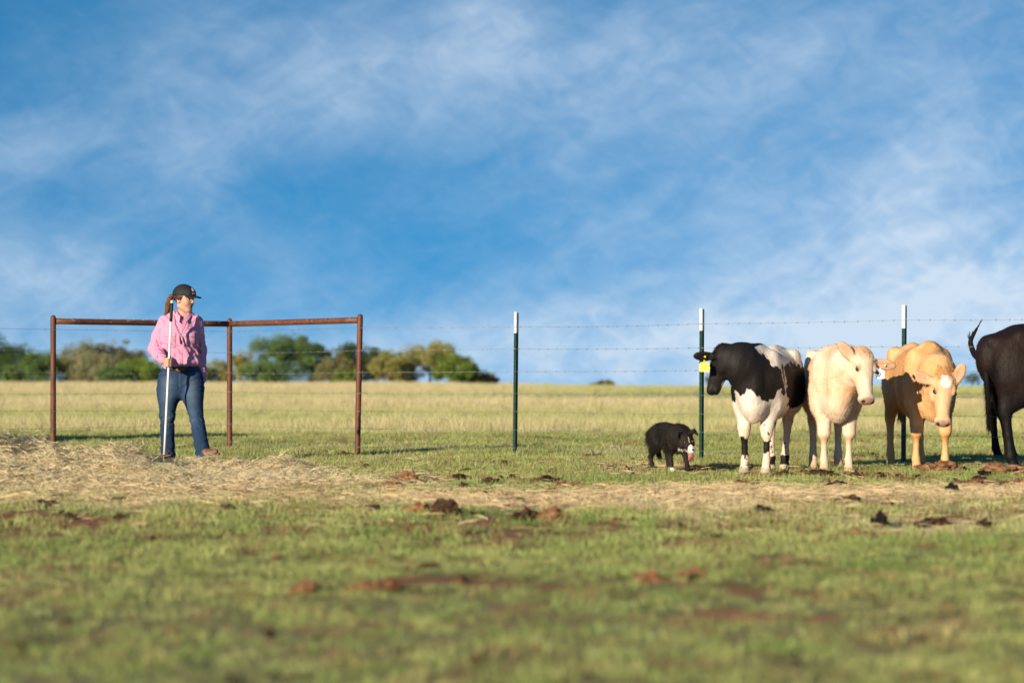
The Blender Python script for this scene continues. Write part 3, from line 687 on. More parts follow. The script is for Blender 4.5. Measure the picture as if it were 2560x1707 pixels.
# ------------------------------------------------------------------ sculpting: blended solids on a grid, turned into one skin
class Sculpt:
    def __init__(s, lo, hi, h):
        s.lo = np.array(lo, float); s.h = h
        s.n = np.ceil((np.array(hi, float) - s.lo) / h).astype(int) + 1
        s.D = np.full(s.n, 1.0, np.float32)
        s.ax = [(s.lo[i] + h * np.arange(s.n[i])).astype(np.float32) for i in range(3)]
    def _sl(s, a, b):
        i0 = np.clip(np.floor((np.array(a) - s.lo) / s.h).astype(int), 0, s.n); i1 = np.clip(np.ceil((np.array(b) - s.lo) / s.h).astype(int) + 1, 0, s.n)
        return tuple(slice(i0[i], max(i1[i], i0[i])) for i in range(3))
    def _pt(s, sl):
        return s.ax[0][sl[0]][:, None, None], s.ax[1][sl[1]][None, :, None], s.ax[2][sl[2]][None, None, :]
    def _mix(s, sl, d, k, cut):
        A = s.D[sl]
        if A.size == 0: return
        if cut:
            d = -d; h = np.clip(.5 - .5 * (A - d) / k, 0, 1); s.D[sl] = A * (1 - h) + d * h + k * h * (1 - h)
        else:
            h = np.clip(.5 + .5 * (A - d) / k, 0, 1); s.D[sl] = A * (1 - h) + d * h - k * h * (1 - h)
    def cone(s, a, b, ra, rb, k=.03, sq=None, cut=False):
        """tapered capsule; sq = (axis, factor) squeezes the section along an axis"""
        a = np.array(a, float); b = np.array(b, float); m = k + 3 * s.h + max(ra, rb)
        sl = s._sl(np.minimum(a, b) - m, np.maximum(a, b) + m); X, Y, Z = s._pt(sl)
        ab = b - a; l2 = ab @ ab + 1e-12
        t = np.clip(((X - a[0]) * ab[0] + (Y - a[1]) * ab[1] + (Z - a[2]) * ab[2]) / l2, 0, 1)
        qx, qy, qz = X - a[0] - t * ab[0], Y - a[1] - t * ab[1], Z - a[2] - t * ab[2]
        f = 1.0
        if sq is not None:
            v = np.array(sq[0], float); v /= np.linalg.norm(v); f = sq[1]; dt = (qx * v[0] + qy * v[1] + qz * v[2]) * (f - 1)
            qx, qy, qz = qx + v[0] * dt, qy + v[1] * dt, qz + v[2] * dt
        d = (np.sqrt(qx * qx + qy * qy + qz * qz) - (ra + (rb - ra) * t)) / max(1.0, f) ** .5
        s._mix(sl, d, k, cut)
    def chain(s, pts, rad, k=.03, sq=None):
        for i in range(len(pts) - 1): s.cone(pts[i], pts[i + 1], rad[i], rad[i + 1], k, sq)
    def ell(s, c, r, k=.03, M=None, cut=False):
        """ellipsoid; columns of M are its axes"""
        c = np.array(c, float); r = np.array(r, float); m = k + 3 * s.h + r.max()
        sl = s._sl(c - m, c + m); X, Y, Z = s._pt(sl); x, y, z = X - c[0], Y - c[1], Z - c[2]
        if M is not None:
            M = np.array(M, float); x, y, z = [x * M[0, i] + y * M[1, i] + z * M[2, i] for i in range(3)]
        k0 = np.sqrt((x / r[0]) ** 2 + (y / r[1]) ** 2 + (z / r[2]) ** 2) + 1e-9
        k1 = np.sqrt((x / r[0] ** 2) ** 2 + (y / r[1] ** 2) ** 2 + (z / r[2] ** 2) ** 2) + 1e-9
        s._mix(sl, k0 * (k0 - 1) / k1, k, cut)
    def loft(s, st, k=.03, p=2.3, cap=.08):
        """trunk along x: stations (x, top, bottom, half width)"""
        st = np.array(st, float); X, Y, Z = s._pt((slice(None),) * 3)
        xs = X[:, 0, 0]
        def ip(c):
            xx = np.linspace(st[0, 0], st[-1, 0], 400); v = np.interp(xx, st[:, 0], st[:, c])
            kr = np.hanning(61); kr /= kr.sum(); v = np.convolve(np.pad(v, 30, 'edge'), kr, 'valid')
            return np.interp(xs, xx, v)[:, None, None]
        top, bot, hw = ip(1), ip(2), ip(3); zc, hz = (top + bot) / 2, (top - bot) / 2
        ex = np.maximum(np.maximum(st[0, 0] - X, X - st[-1, 0]), 0) / cap
        q = (np.abs((Z - zc) / hz) ** p + np.abs(Y / hw) ** p + ex ** p) ** (1 / p)
        s._mix((slice(None),) * 3, ((q - 1) * np.minimum(hz, hw)).astype(np.float32), k, False)
    def floor(s, z):
        Z = s.ax[2][None, None, :]; s.D = np.maximum(s.D, np.broadcast_to(z - Z, s.D.shape)).astype(np.float32)
    def push(s, fn):
        """add fn(x, y, z) near the surface: folds, fleece"""
        idx = np.argwhere(np.abs(s.D) < 4 * s.h); P = s.lo + idx * s.h
        s.D[tuple(idx.T)] += fn(P[:, 0], P[:, 1], P[:, 2]).astype(np.float32)
    def skin(s):
        F = s.D.astype(np.float64); ins = F < 0; nx, ny, nz = F.shape
        cnt = np.zeros((nx - 1, ny - 1, nz - 1), np.int8)
        for a in (0, 1):
            for b in (0, 1):
                for c in (0, 1): cnt += ins[a:nx - 1 + a, b:ny - 1 + b, c:nz - 1 + c]
        act = np.argwhere((cnt > 0) & (cnt < 8)); vid = np.full(cnt.shape, -1, np.int64); vid[tuple(act.T)] = np.arange(len(act))
        co = np.array([[a, b, c] for a in (0, 1) for b in (0, 1) for c in (0, 1)])
        val = np.stack([F[act[:, 0] + a, act[:, 1] + b, act[:, 2] + c] for a, b, c in co], 1)
        acc = np.zeros((len(act), 3)); nn = np.zeros(len(act))
        for i in range(8):
            for j in range(i + 1, 8):
                if np.abs(co[i] - co[j]).sum() == 1:
                    m = (val[:, i] < 0) != (val[:, j] < 0); t = val[m, i] / (val[m, i] - val[m, j])
                    acc[m] += co[i] + t[:, None] * (co[j] - co[i]); nn[m] += 1
        V = s.lo + (act + acc / nn[:, None]) * s.h
        Q = []
        for ax in range(3):
            o1, o2 = [(1, 2), (2, 0), (0, 1)][ax]
            A = np.take(ins, range(0, F.shape[ax] - 1), ax); B = np.take(ins, range(1, F.shape[ax]), ax)
            e = np.argwhere(A != B); e = e[(e[:, o1] > 0) & (e[:, o2] > 0) & (e[:, o1] < F.shape[o1] - 1) & (e[:, o2] < F.shape[o2] - 1)]
            u = np.zeros(3, int); u[o1] = 1; v = np.zeros(3, int); v[o2] = 1
            q = np.stack([vid[tuple((e - u - v).T)], vid[tuple((e - v).T)], vid[tuple(e.T)], vid[tuple((e - u).T)]], 1)
            flip = ~A[tuple(e.T)]; q[flip] = q[flip][:, ::-1]; Q.append(q)
        Q = np.concatenate(Q); Q = Q[(Q >= 0).all(1)]
        g = np.stack(np.gradient(F, s.h), -1)
        ci = np.clip(np.rint((V - s.lo) / s.h).astype(int), 0, s.n - 1); N = g[tuple(ci.T)]; N /= np.linalg.norm(N, axis=1)[:, None] + 1e-9
        return V, Q, N

def frame(f, u):
    """matrix whose columns are forward, left and up"""
    f = np.array(f, float); f /= np.linalg.norm(f); u = np.array(u, float); u -= f * (u @ f); u /= np.linalg.norm(u)
    return np.stack([f, np.cross(u, f), u], 1)

def hair_mesh(name, V, N, colr, sel, n, length, wid, comb, mat, parent, seed=0, lift=.5, jit=.35, bend=0.0):
    """short strands growing from a skin; length may be an array per vertex"""
    r = np.random.default_rng(seed); idx = r.choice(sel, n); p = V[idx] + r.normal(0, .004, (n, 3)); nn = N[idx]
    L = (np.full(n, length) if np.isscalar(length) else np.asarray(length)[idx]) * r.uniform(.55, 1.25, n)
    cb = np.broadcast_to(np.asarray(comb, float), (len(V), 3))[idx]
    d = nn * lift + cb * (1 - lift) + r.normal(0, jit, (n, 3)); d /= np.linalg.norm(d, axis=1)[:, None]
    sd = np.cross(d, r.normal(0, 1, (n, 3))); sd /= np.linalg.norm(sd, axis=1)[:, None] + 1e-9; w_ = wid * r.uniform(.6, 1.4, n)[:, None] / 2
    p = p - nn * .003; L = L[:, None]
    mid = p + d * L * .55; tip = p + d * L + np.array([0, 0, -1]) * L * bend
    W = np.stack([p - sd * w_, p + sd * w_, mid + sd * w_ * .7, mid - sd * w_ * .7, tip], 1).reshape(-1, 3)
    b = np.arange(n)[:, None] * 5
    cc = np.repeat(colr[idx] * r.uniform(.78, 1.15, n)[:, None], 5, 0)
    return link_mesh(name, np_mesh(name, W, b + np.array([0, 1, 2, 3]), b + np.array([3, 2, 4]), True, cc), mat, parent)

M_hide = mat_attr('cattle_hide', .60, .30, 26, .45, 60, .17, grain=(1, 1, .22))
M_hair = mat_attr('animal_hair', .7, 0, spec=.14, transl=.1)
M_horn = mat_plain('hoof_horn', (.12, .09, .065), .55, 0, var=.4, scale=60)
M_tag_y = mat_plain('yellow_plastic', (.85, .58, .02), .4, 0, var=.08)
M_tag_w = mat_plain('white_plastic', (.82, .82, .80), .4, 0, var=.08)
M_eyed = mat_plain('dark_eye', (.010, .007, .006), .35, 0, spec=.4, bump=0)
M_ink = mat_plain('black_ink', (.012, .012, .014), .6, 0)

def make_cattle(name, label, cat, base, psi, S, poll_w, nose, crown, paint, hooves, ears, tail, group, hs=1.0, knob=1.0, seed=1, tagc=None, fuzz=.016, nfur=26000, brisket=0., belly=0., fat=1.0, earl=1.0, earc=None, hoofc=(.20, .155, .11)):
    """base: ground point; psi: heading; S: size; poll_w/nose/crown: poll position and head axes in the world"""
    M = np.array(Matrix.Rotation(-psi, 3, 'Z')); b = np.array(base, float)
    loc = lambda p: (M @ (np.array(p, float) - b)) / S
    t = empty(name, base, psi); t.scale = (1, 1, 1); tag(t, label, cat, group)
    Pq = loc(poll_w); sc = Sculpt((-.80, min(-.34, Pq[1] - .36), -.01), (1.04, max(.34, Pq[1] + .36), 1.25), .0085)
    st = [(-.63, .98, .72, .085), (-.55, 1.045, .62, .165), (-.42, 1.07, .53, .205), (-.22, 1.058, .475 - belly, .222), (0, 1.045, .435 - belly, .240), (.18, 1.05, .44 - belly * .5, .222),
          (.34, 1.068, .465, .185), (.46, 1.0, .50, .150), (.55, .90, .58, .095)]
    st = [(a, b_, c_, d_ * fat) for a, b_, c_, d_ in st]
    sc.loft(st, .03)
    for sy in (-1, 1):
        sc.ell((-.39, sy * .150, 1.015), (.07, .04, .04), .07)                 # hip bones
        sc.ell((-.60, sy * .075, .965), (.05, .04, .045), .06)
        sc.ell((.30, sy * .135, .80), (.12, .075, .23), .07)                     # shoulder
        sc.ell((-.44, sy * .135, .76), (.165, .085, .235), .08)                  # thigh
    sc.ell((-.30, 0, 1.045), (.16, .05, .05), .06); sc.ell((.33, 0, 1.06), (.12, .05, .035), .06)
    sc.ell((.47, 0, .60 - brisket), (.085, .06, .15), .09)
    P0 = loc(poll_w); A = frame(M @ np.array(nose, float), M @ np.array(crown, float))
    hp = lambda f, l, u: P0 + A @ (np.array([f, l, u]) * hs)
    # neck
    nb = hp(.02, 0, -.10)
    m1 = .5 * (np.array([.40, 0, .84]) + nb) + np.array([.02, 0, .02])
    sc.cone((.34, 0, .84), m1, .205, .165, .09, ((0, 1, 0), 1.35)); sc.cone(m1, nb, .160, .098 * hs, .07)
    sc.cone((.38, 0, .68), .25 * np.array([.44, 0, .66]) + .75 * hp(.07, 0, -.16), .135, .098 * hs, .09, ((0, 1, 0), 1.35))
    sc.cone((.47, 0, .60 - brisket), .45 * np.array([.46, 0, .62]) + .55 * hp(.08, 0, -.17), .10, .045, .08)
    # head
    H_ = lambda c, r, k=.03, cut=False: sc.ell(hp(*c), np.array(r) * hs, k, A, cut)
    K_ = lambda a, c, ra, rc, k=.03, sq=None: sc.cone(hp(*a), hp(*c), ra * hs, rc * hs, k, (A @ np.array(sq[0], float), sq[1]) if sq else None)
    H_((.055, 0, -.055), (.095, .092, .080), .03)
    K_((.08, 0, -.068), (.31, 0, -.076), .084, .050, .03)
    K_((.05, 0, -.04), (.16, 0, -.045), .070, .055, .03, ((0, 0, 1), 1.3))
    K_((.10, 0, -.115), (.31, 0, -.118), .066, .040, .035)
    H_((.362, 0, -.082), (.042, .066, .044), .022); H_((.385, 0, -.084), (.026, .060, .036), .012); H_((.345, 0, -.130), (.046, .048, .026), .012)
    for sy in (-1, 1):
        H_((.124, sy * .072, -.014), (.042, .016, .012), .022)                   # brow and eye socket
        H_((.10, sy * .072, -.125), (.075, .028, .050), .035)                    # cheek
        H_((.408, sy * .040, -.072), (.014, .014, .010), .006, True)             # nostril
    # legs
    hof = {}
    for key, (hx, hy, hz) in hooves.items():
        sy = 1 if key[1] == 'l' else -1
        h0 = np.array([hx, hy, hz])
        if key[0] == 'f':
            sc.cone((.37, sy * .120, .80), (.33, sy * .122, .58), .105, .086, .06, ((0, 1, 0), 1.2))
            e = np.array([.30, sy * .125, .60]); kn = np.array([hx * .75 + .32 * .25 + .015, hy * .8 + sy * .115 * .2, .335 + hz]); fe = np.array([hx - .012, hy, .105 + hz])
            sc.chain([e + (0, 0, .10), e, kn + (0, 0, .05), kn], [.106, .086, .048, .043 * knob], .045); sc.ell(kn + (.006, 0, -.005), (.043 * knob, .046 * knob, .048), .022)
            sc.chain([kn - (0, 0, .03), .5 * (kn + fe), fe], [.032, .0235, .032], .016)
        else:
            sf = np.array([-.33, sy * .150, .62]); hk = np.array([hx * .85 - .58 * .15 - .035, hy * .8 + sy * .125 * .2, .42 + hz]); fe = np.array([hx - .015, hy, .11 + hz])
            sc.cone((-.42, sy * .13, .72), sf, .13, .105, .06, ((0, 1, 0), 1.35)); sc.cone(sf, hk + (.02, 0, .05), .100, .052, .05, ((0, 1, 0), 1.25))
            sc.cone((-.52, sy * .125, .66), hk + (-.012, 0, .03), .075, .036, .05, ((0, 1, 0), 1.2))
            sc.chain([hk + (0, 0, .04), hk, .5 * (hk + fe), fe], [.043, .040, .027, .036], .02); sc.ell(hk + (-.022, 0, .025), (.028, .030, .05), .025)
        sc.cone(fe, h0 + (.010, 0, .05), .033, .036, .018); sc.cone(h0 + (.005, 0, .045), h0 + (.020, 0, .012), .039, .047, .012); hof[key] = h0
    # ears as thick leaf shapes
    eb = []
    for sy, (dirw, opn) in zip((1, -1), ears):
        d_ = M @ np.array(dirw, float); d_ /= np.linalg.norm(d_); E = frame(d_, M @ np.array(opn, float))
        r0 = hp(.055, sy * .080, -.045); c = r0 + d_ * .095 * hs * earl
        sc.cone(r0 - d_ * .02, r0 + d_ * .04, .030, .027, .02)
        sc.ell(c, (.088 * hs * earl, .046 * hs, .020), .02, E); sc.ell(c + E[:, 2] * .024 + d_ * .005, (.070 * hs, .028 * hs, .014), .012, E, True)
        eb.append((c, E))
    if knob > 0: sc.ell(hp(-.015, 0, -.035), (.05 * hs, .06 * hs, .045 * hs), .03, A)
    sc.push(lambda x, y, z: .007 * (fbm(x * 8, y * 8, z * 5, seed, 2) - .5) * sstep(.3, .5, z) + .005 * (fbm(x * 20, y * 20, z * 12, seed + 1, 2) - .5) + .004 * (fbm(x * 50, y * 50, z * 20, seed + 3, 2) - .5))
    sc.floor(.0)
    V, Q, N = sc.skin()
    hl = (V - P0) @ A / hs                                                   # head coordinates
    col = paint(V, hl, N, P0)
    hoofm = (V[:, 2] < .052); hv = fbm(V[:, 0] * 30, V[:, 1] * 30, V[:, 2] * 30, 5, 2)[:, None]
    for key, h0 in hof.items():
        mm = (np.linalg.norm(V[:, :2] - h0[:2], axis=1) < .09) & (V[:, 2] < .046 + h0[2])
        col[mm] = (np.array(hoofc) * (.6 + .8 * hv))[mm]
    if earc is not None:
        for c_, E_ in eb:
            q_ = (V - c_) @ E_ / np.array([.10 * hs * earl, .055 * hs, .032]); km = sstep(1.15, .85, np.linalg.norm(q_, axis=1))[:, None] * .85
            inner = sstep(-.1, .5, q_[:, 2])[:, None]; ec = np.array(earc[0]) * (1 - inner) + np.array(earc[1]) * inner; col = col * (1 - km) + ec * km
    for sy in (1, -1):                                                        # eyes, nostrils
        de = np.linalg.norm((hl - np.array([.150, sy * .086, -.022])) / np.array([1.3, 1, 1]), axis=1); col[de < .024] *= np.array([.60, .48, .44])
        dn = np.linalg.norm(hl - np.array([.408, sy * .041, -.072]), axis=1); col[dn < .017] *= .12
    mouth = (np.abs(hl[:, 2] + .118 - .1 * (hl[:, 0] - .4)) < .005) & (hl[:, 0] > .30); col[mouth] *= .35
    body = link_mesh('body', np_mesh('body', V * S, Q, None, True, col), M_hide, t)
    inhead = (hl[:, 0] > .05) & (np.abs(hl[:, 1]) < .12) & (np.abs(hl[:, 2]) < .2)
    top = (hl[:, 0] < .06) & (hl[:, 0] > -.09) & (np.abs(hl[:, 1]) < .07) & (hl[:, 2] > -.05)
    fl = np.where(V[:, 2] < .44, .0035, fuzz); fl = np.where(inhead, fuzz * .22, fl); fl = fl * (1 + .25 * sstep(.62, .50, V[:, 2]) * (V[:, 2] > .42))
    sel = np.argwhere(V[:, 2] > .06)[:, 0]
    hair_mesh('coat', V * S, N, col, sel, nfur, fl * S, .0022, (-.35, 0, -.9), M_hair, body, seed, .16, .16)
    tsel = np.argwhere(top)[:, 0]
    if len(tsel): hair_mesh('forelock', V * S, N, col * 1.02, tsel, 1300, .028 * S, .0020, A[:, 0] * .9 + A[:, 2] * .2, M_hair, body, seed + 1, .25, .22)
    for sy in (1, -1):
        mb = MB(); th = np.linspace(0, np.pi, 7); c = hp(.150, sy * .081, -.022); mb.tube([(c + A[:, 0] * (.0180 * hs * math.cos(a))) * S for a in th], [max(.001, .0140 * hs * math.sin(a)) for a in th], 12); mb.build('eye', M_eyed, t)
    # tail
    if tail:
        mb = MB(); path = np.array(tail['path'], float); rr = tail['rad']
        cs = np.linspace(0, 1, 24); kp = np.linspace(0, 1, len(path))
        def sp(c):  # smooth path
            v = np.interp(np.linspace(0, 1, 200), kp, path[:, c]); kr = np.hanning(41); kr /= kr.sum()
            return np.interp(cs, np.linspace(0, 1, 200), np.convolve(np.pad(v, 20, 'edge'), kr, 'valid'))
        pth = np.stack([sp(0), sp(1), sp(2)], -1); rad = np.interp(cs, np.linspace(0, 1, len(rr)), rr)
        tc_ = np.array(tail['col']); mb.tube(pth * S, rad * S, 10, True, tc_)
        r = np.random.default_rng(seed + 9); nh = tail.get('n', 900); t0 = tail.get('from', .6)
        i_ = np.clip((t0 + (1 - t0) * r.uniform(0, 1, nh)) * 23, 0, 22.99); i0 = i_.astype(int); p = pth[i0] + (pth[i0 + 1] - pth[i0]) * (i_ - i0)[:, None]
        tg = pth[i0 + 1] - pth[i0]; tg /= np.linalg.norm(tg, axis=1)[:, None]; sp_ = tail.get('spread', .25)
        d = tg + r.normal(0, sp_, (nh, 3)) + np.array([0, 0, -1]) * tail.get('droop', .5); d /= np.linalg.norm(d, axis=1)[:, None]
        L = tail.get('len', .14) * r.uniform(.4, 1.2, nh)[:, None]; sd = np.cross(d, r.normal(0, 1, (nh, 3))); sd /= np.linalg.norm(sd, axis=1)[:, None]; w_ = .0022
        curl = r.normal(0, tail.get('curl', .12), (nh, 3)) * L
        W = np.stack([p - sd * w_, p + sd * w_, p + d * L * .6 + sd * w_, p + d * L * .6 - sd * w_, p + d * L + curl], 1).reshape(-1, 3) * S
        bb = np.arange(nh)[:, None] * 5
        mb.add(W, bb + np.array([0, 1, 2, 3]), bb + np.array([3, 2, 4]), np.repeat(tc_ * r.uniform(.6, 1.3, nh)[:, None], 5, 0))
        mb.build('tail', M_hair, t)
    if tagc:
        c, E = eb[0 if tagc['side'] == 'l' else 1]; mt = tagc['mat']
        Rt = np.array(M) ; up = np.array([0, 0, 1.0]); face = M @ np.array(tagc['face'], float); face /= np.linalg.norm(face); sidev = np.cross(up, face)
        cc = c + E[:, 2] * .02
        B = np.stack([sidev, face, up], 1)
        wd, hg = tagc['size']; ct = (cc + M @ np.array(tagc['off'], float)) * S
        shp = [(-.30, .5), (.30, .5), (.42, .36), (.5, .28), (.5, -.42), (.42, -.5), (-.42, -.5), (-.5, -.42), (-.5, .28), (-.42, .36)]
        Vt = [ct + B @ np.array([a * wd, s_ * .0015, e * hg]) for s_ in (-1, 1) for a, e in shp]; n_ = len(shp)
        mb = MB(); mb.add(Vt, [[j, (j + 1) % n_, n_ + (j + 1) % n_, n_ + j] for j in range(n_)], [[0, j + 1, j] for j in range(1, n_ - 1)] + [[n_, n_ + j, n_ + j + 1] for j in range(1, n_ - 1)])
        tg = mb.build('ear_tag', mt, t, smooth=False)
        st_ = MB(); st_.tube([cc * S - face * .004, cc * S + face * .012], .009, 10); st_.build('tag_button', mt, tg)
        MB().box(ct + up * hg * .56, (.012, .012, hg * .3), B).build('tag_neck', mt, tg)
        if tagc.get('ink'):
            mb = MB()
            for (a, e, ww, hh) in tagc['ink']: mb.box(ct + B @ np.array([a * wd, .0026, e * hg]), (ww * wd, .0015, hh * hg), B)
            mb.build('tag_mark', M_ink, tg, smooth=False)
    return t

def blob(V, c, r, nz, amp=.25):
    """soft-edged patch test around a centre; nz wobbles the edge"""
    return np.sqrt((((V - np.array(c)) / np.array(r)) ** 2).sum(1)) + (nz - .5) * amp * 2 < 1
# ------------------------------------------------------------------ cattle
WHITE_ = np.array([.74, .63, .52]); BLACK_ = np.array([.012, .0095, .009]); PINK_ = np.array([.40, .225, .17])
def paint_pied(V, hl, N, P0):
    n1 = fbm(V[:, 0] * 9, V[:, 1] * 9, V[:, 2] * 9, 71, 4); n2 = fbm(V[:, 0] * 24, V[:, 1] * 24, V[:, 2] * 12, 72, 3); jag = (n1 - .5) * .14 + (n2 - .5) * .09
    x, y, z = V.T
    col = WHITE_ * (.86 + .25 * n1[:, None])
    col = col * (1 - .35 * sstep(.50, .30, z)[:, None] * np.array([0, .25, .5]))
    edge = np.interp(z, [.55, .65, .80, .93, 1.02, 1.1], [.20, .26, .33, .42, .50, .52])
    low = np.interp(y, [-.24, -.15, -.08, -.02, .03, .10, .15, .19, .24], [.66, .68, .66, .72, .70, .59, .60, .68, .66])
    blk = (x + jag > edge) & (z + jag * 1.0 > low)
    side = y > 0
    fl = (x + jag * 1.4 < np.interp(z, [.55, .64, .70, .78, .90, .95], [.06, .12, .20, .17, .21, .12])) & (x - jag > np.interp(z, [.5, .6, .9, 1], [-.34, -.46, -.50, -.3])) & (z + jag > .55 + .12 * sstep(.05, .2, x)) & (z + jag * 1.3 < .925) & side
    fr = ~side & (np.abs(x + .05) < .26 + jag) & (z + jag > .60) & (z < .97 + jag)
    blk |= fl | fr
    for c, r_ in (((.30, .2, .86), (.035, .1, .07)), ((.27, .2, .80), (.03, .1, .05)), ((.16, .12, 1.03), (.07, .05, .035)), ((.0, .14, 1.03), (.045, .05, .03)), ((-.46, .15, .93), (.05, .1, .05))):
        blk |= blob(V, c, r_, n2, .35)
    leg = z < .42
    fr_leg = leg & (x > .1)
    blk |= fr_leg & (z + jag * .9 < .285) & (z + jag * .8 > .155)
    blk |= fr_leg & (z < .17) & (z > .035) & (y - np.where(y > .0, .10, -.08) + jag * .6 > .012)
    blk |= leg & (x < -.2) & (z + jag * .5 < .12)
    spk = leg & (n2 > .66); blk |= spk & (fbm(x * 60, y * 60, z * 60, 74, 2) > .55)
    head = (hl[:, 0] > -.15) & (hl[:, 0] < .47) & (np.linalg.norm(V - P0, axis=1) < .50) & (np.abs(hl[:, 1]) < .35) & (hl[:, 2] > -.26)
    blk |= head & (hl[:, 0] < .5)
    col[blk] = (BLACK_ * (.7 + .8 * n1[:, None]))[blk]
    chin = head & (np.linalg.norm((hl - np.array([.27, 0, -.175])) / np.array([.04, .05, .02]), axis=1) < 1); col[chin] = WHITE_ * .8
    return col

def paint_cream(a, b, amt, face, faceamt, leg_tan, forehead=False):
    a, b, face = np.array(a), np.array(b), np.array(face)
    def f(V, hl, N, P0):
        x, y, z = V.T
        n1 = fbm(x * 4, y * 4, z * 3, 81, 4); n2 = fbm(x * 22, y * 22, z * 10, 82, 3)
        k = np.clip(sstep(.40, .62, n1) * amt + (n2 - .5) * .5, 0, 1)[:, None]
        col = a * (1 - k) + b * k
        nk = (sstep(.3, .5, x) * sstep(.6, .7, z) * sstep(1.0, .85, z) * .5 * amt)[:, None]; col = col * (1 - nk) + b * nk
        lg = (sstep(.50, .34, z))[:, None]; col = col * (1 - lg * .6) + a * 1.02 * lg * .6
        kn = (np.exp(-((z - .27) / .045) ** 2) * leg_tan * (x > .1))[:, None]; col = col * (1 - kn) + b * .9 * kn
        dirty = (sstep(.16, .03, z) * .55 * (.5 + n2))[:, None]; dirty = np.clip(dirty, 0, 1); col = col * (1 - dirty) + np.array([.48, .28, .14]) * dirty
        hd = (hl[:, 0] > .02) & (np.abs(hl[:, 1]) < .12) & (hl[:, 2] > -.20) & (hl[:, 2] < .05)
        fk = (hd * faceamt)[:, None]; col = col * (1 - fk) + face * fk
        tk = (np.exp(-(np.linalg.norm((hl - np.array([.0, 0, -.02])) / np.array([.09, .10, .10]), axis=1)) ** 2) * .55 * amt)[:, None]; col = col * (1 - tk) + b * 1.05 * tk
        if forehead:
            w_ = blob(hl, (.06, .0, .03), (.075, .045, .08), n2, .3); col[w_ & hd] = np.array([.78, .72, .64])
        mz = sstep(.368, .388, hl[:, 0] - .25 * np.maximum(0, np.abs(hl[:, 1]) - .04)) * (np.abs(hl[:, 1]) < .085) * (np.abs(hl[:, 2] + .09) < .08); mz = mz[:, None]
        col = col * (1 - mz) + PINK_ * (.8 + .4 * n2[:, None]) * mz
        rim = np.zeros(len(V))
        for sy in (1, -1): rim = np.maximum(rim, np.exp(-(np.linalg.norm(hl - np.array([.150, sy * .088, -.022]), axis=1) / .024) ** 2))
        rim = .6 * rim[:, None]; col = col * (1 - rim) + PINK_ * .8 * rim
        return col
    return f

def paint_dark(V, hl, N, P0):
    x, y, z = V.T; n1 = fbm(x * 4, y * 4, z * 3, 91, 4); n2 = fbm(x * 20, y * 20, z * 9, 92, 3)
    k = (sstep(.40, .7, n1) * .8 + (n2 - .5) * .5); k = np.clip(k, 0, 1)[:, None]
    col = np.array([.006, .0045, .0042]) * (1 - k) + np.array([.018, .0085, .006]) * k
    lg = sstep(.62, .45, z)[:, None]; col = col * (1 - lg * .7) + np.array([.007, .006, .006]) * lg * .7
    return col

GRP = 'young cattle standing by the fence'
g_at = lambda x, y: float(gz(x, y))
# black and white calf
D0 = 20.45; pw = px2w(1796, 872, D0)
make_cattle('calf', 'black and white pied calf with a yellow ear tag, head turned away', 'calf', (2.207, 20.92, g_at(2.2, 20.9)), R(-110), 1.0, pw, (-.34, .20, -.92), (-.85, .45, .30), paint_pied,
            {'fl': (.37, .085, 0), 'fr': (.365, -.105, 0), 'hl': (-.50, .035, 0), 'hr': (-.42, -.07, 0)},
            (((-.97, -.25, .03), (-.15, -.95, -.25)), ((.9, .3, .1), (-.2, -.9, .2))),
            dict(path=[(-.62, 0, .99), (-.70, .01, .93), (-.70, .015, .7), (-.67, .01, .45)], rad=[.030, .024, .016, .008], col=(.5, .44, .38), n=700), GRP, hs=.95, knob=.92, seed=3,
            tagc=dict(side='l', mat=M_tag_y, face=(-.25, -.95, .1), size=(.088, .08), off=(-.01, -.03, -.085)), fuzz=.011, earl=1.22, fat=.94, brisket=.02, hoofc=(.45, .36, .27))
# cream calf
pw = px2w(2163, 880, 20.42)
make_cattle('calf', 'creamy white calf facing the camera with a white ear tag', 'calf', (2.80, 21.13, g_at(2.8, 21.1)), R(-92), 1.0, pw, (.06, -.50, -.86), (.34, -.80, .48), paint_cream((.72, .575, .425), (.66, .40, .215), .70, (.72, .58, .44), .55, .75),
            {'fl': (.37, .105, 0), 'fr': (.37, -.105, 0), 'hl': (-.50, .10, 0), 'hr': (-.46, -.125, 0)},
            (((.95, -.05, -.16), (.15, -.85, -.4)), ((-.62, -.05, .72), (-.3, -.9, .1))),
            dict(path=[(-.62, 0, .99), (-.70, -.01, .93), (-.70, -.03, .7), (-.66, -.05, .45)], rad=[.030, .024, .016, .008], col=(.66, .50, .33), n=900), GRP, hs=1.10, knob=1.1, seed=13,
            tagc=dict(side='l', mat=M_tag_w, face=(-.25, -.95, .05), size=(.075, .075), off=(-.045, -.03, -.075), ink=[(-.28, .1, .10, .5), (-.12, .1, .08, .5), (-.2, -.22, .4, .12), (.05, .05, .10, .4)]), fuzz=.017, nfur=46000, brisket=.02, belly=.01, fat=.95, hoofc=(.46, .32, .20), earc=((.40, .22, .11), (.62, .36, .22)))
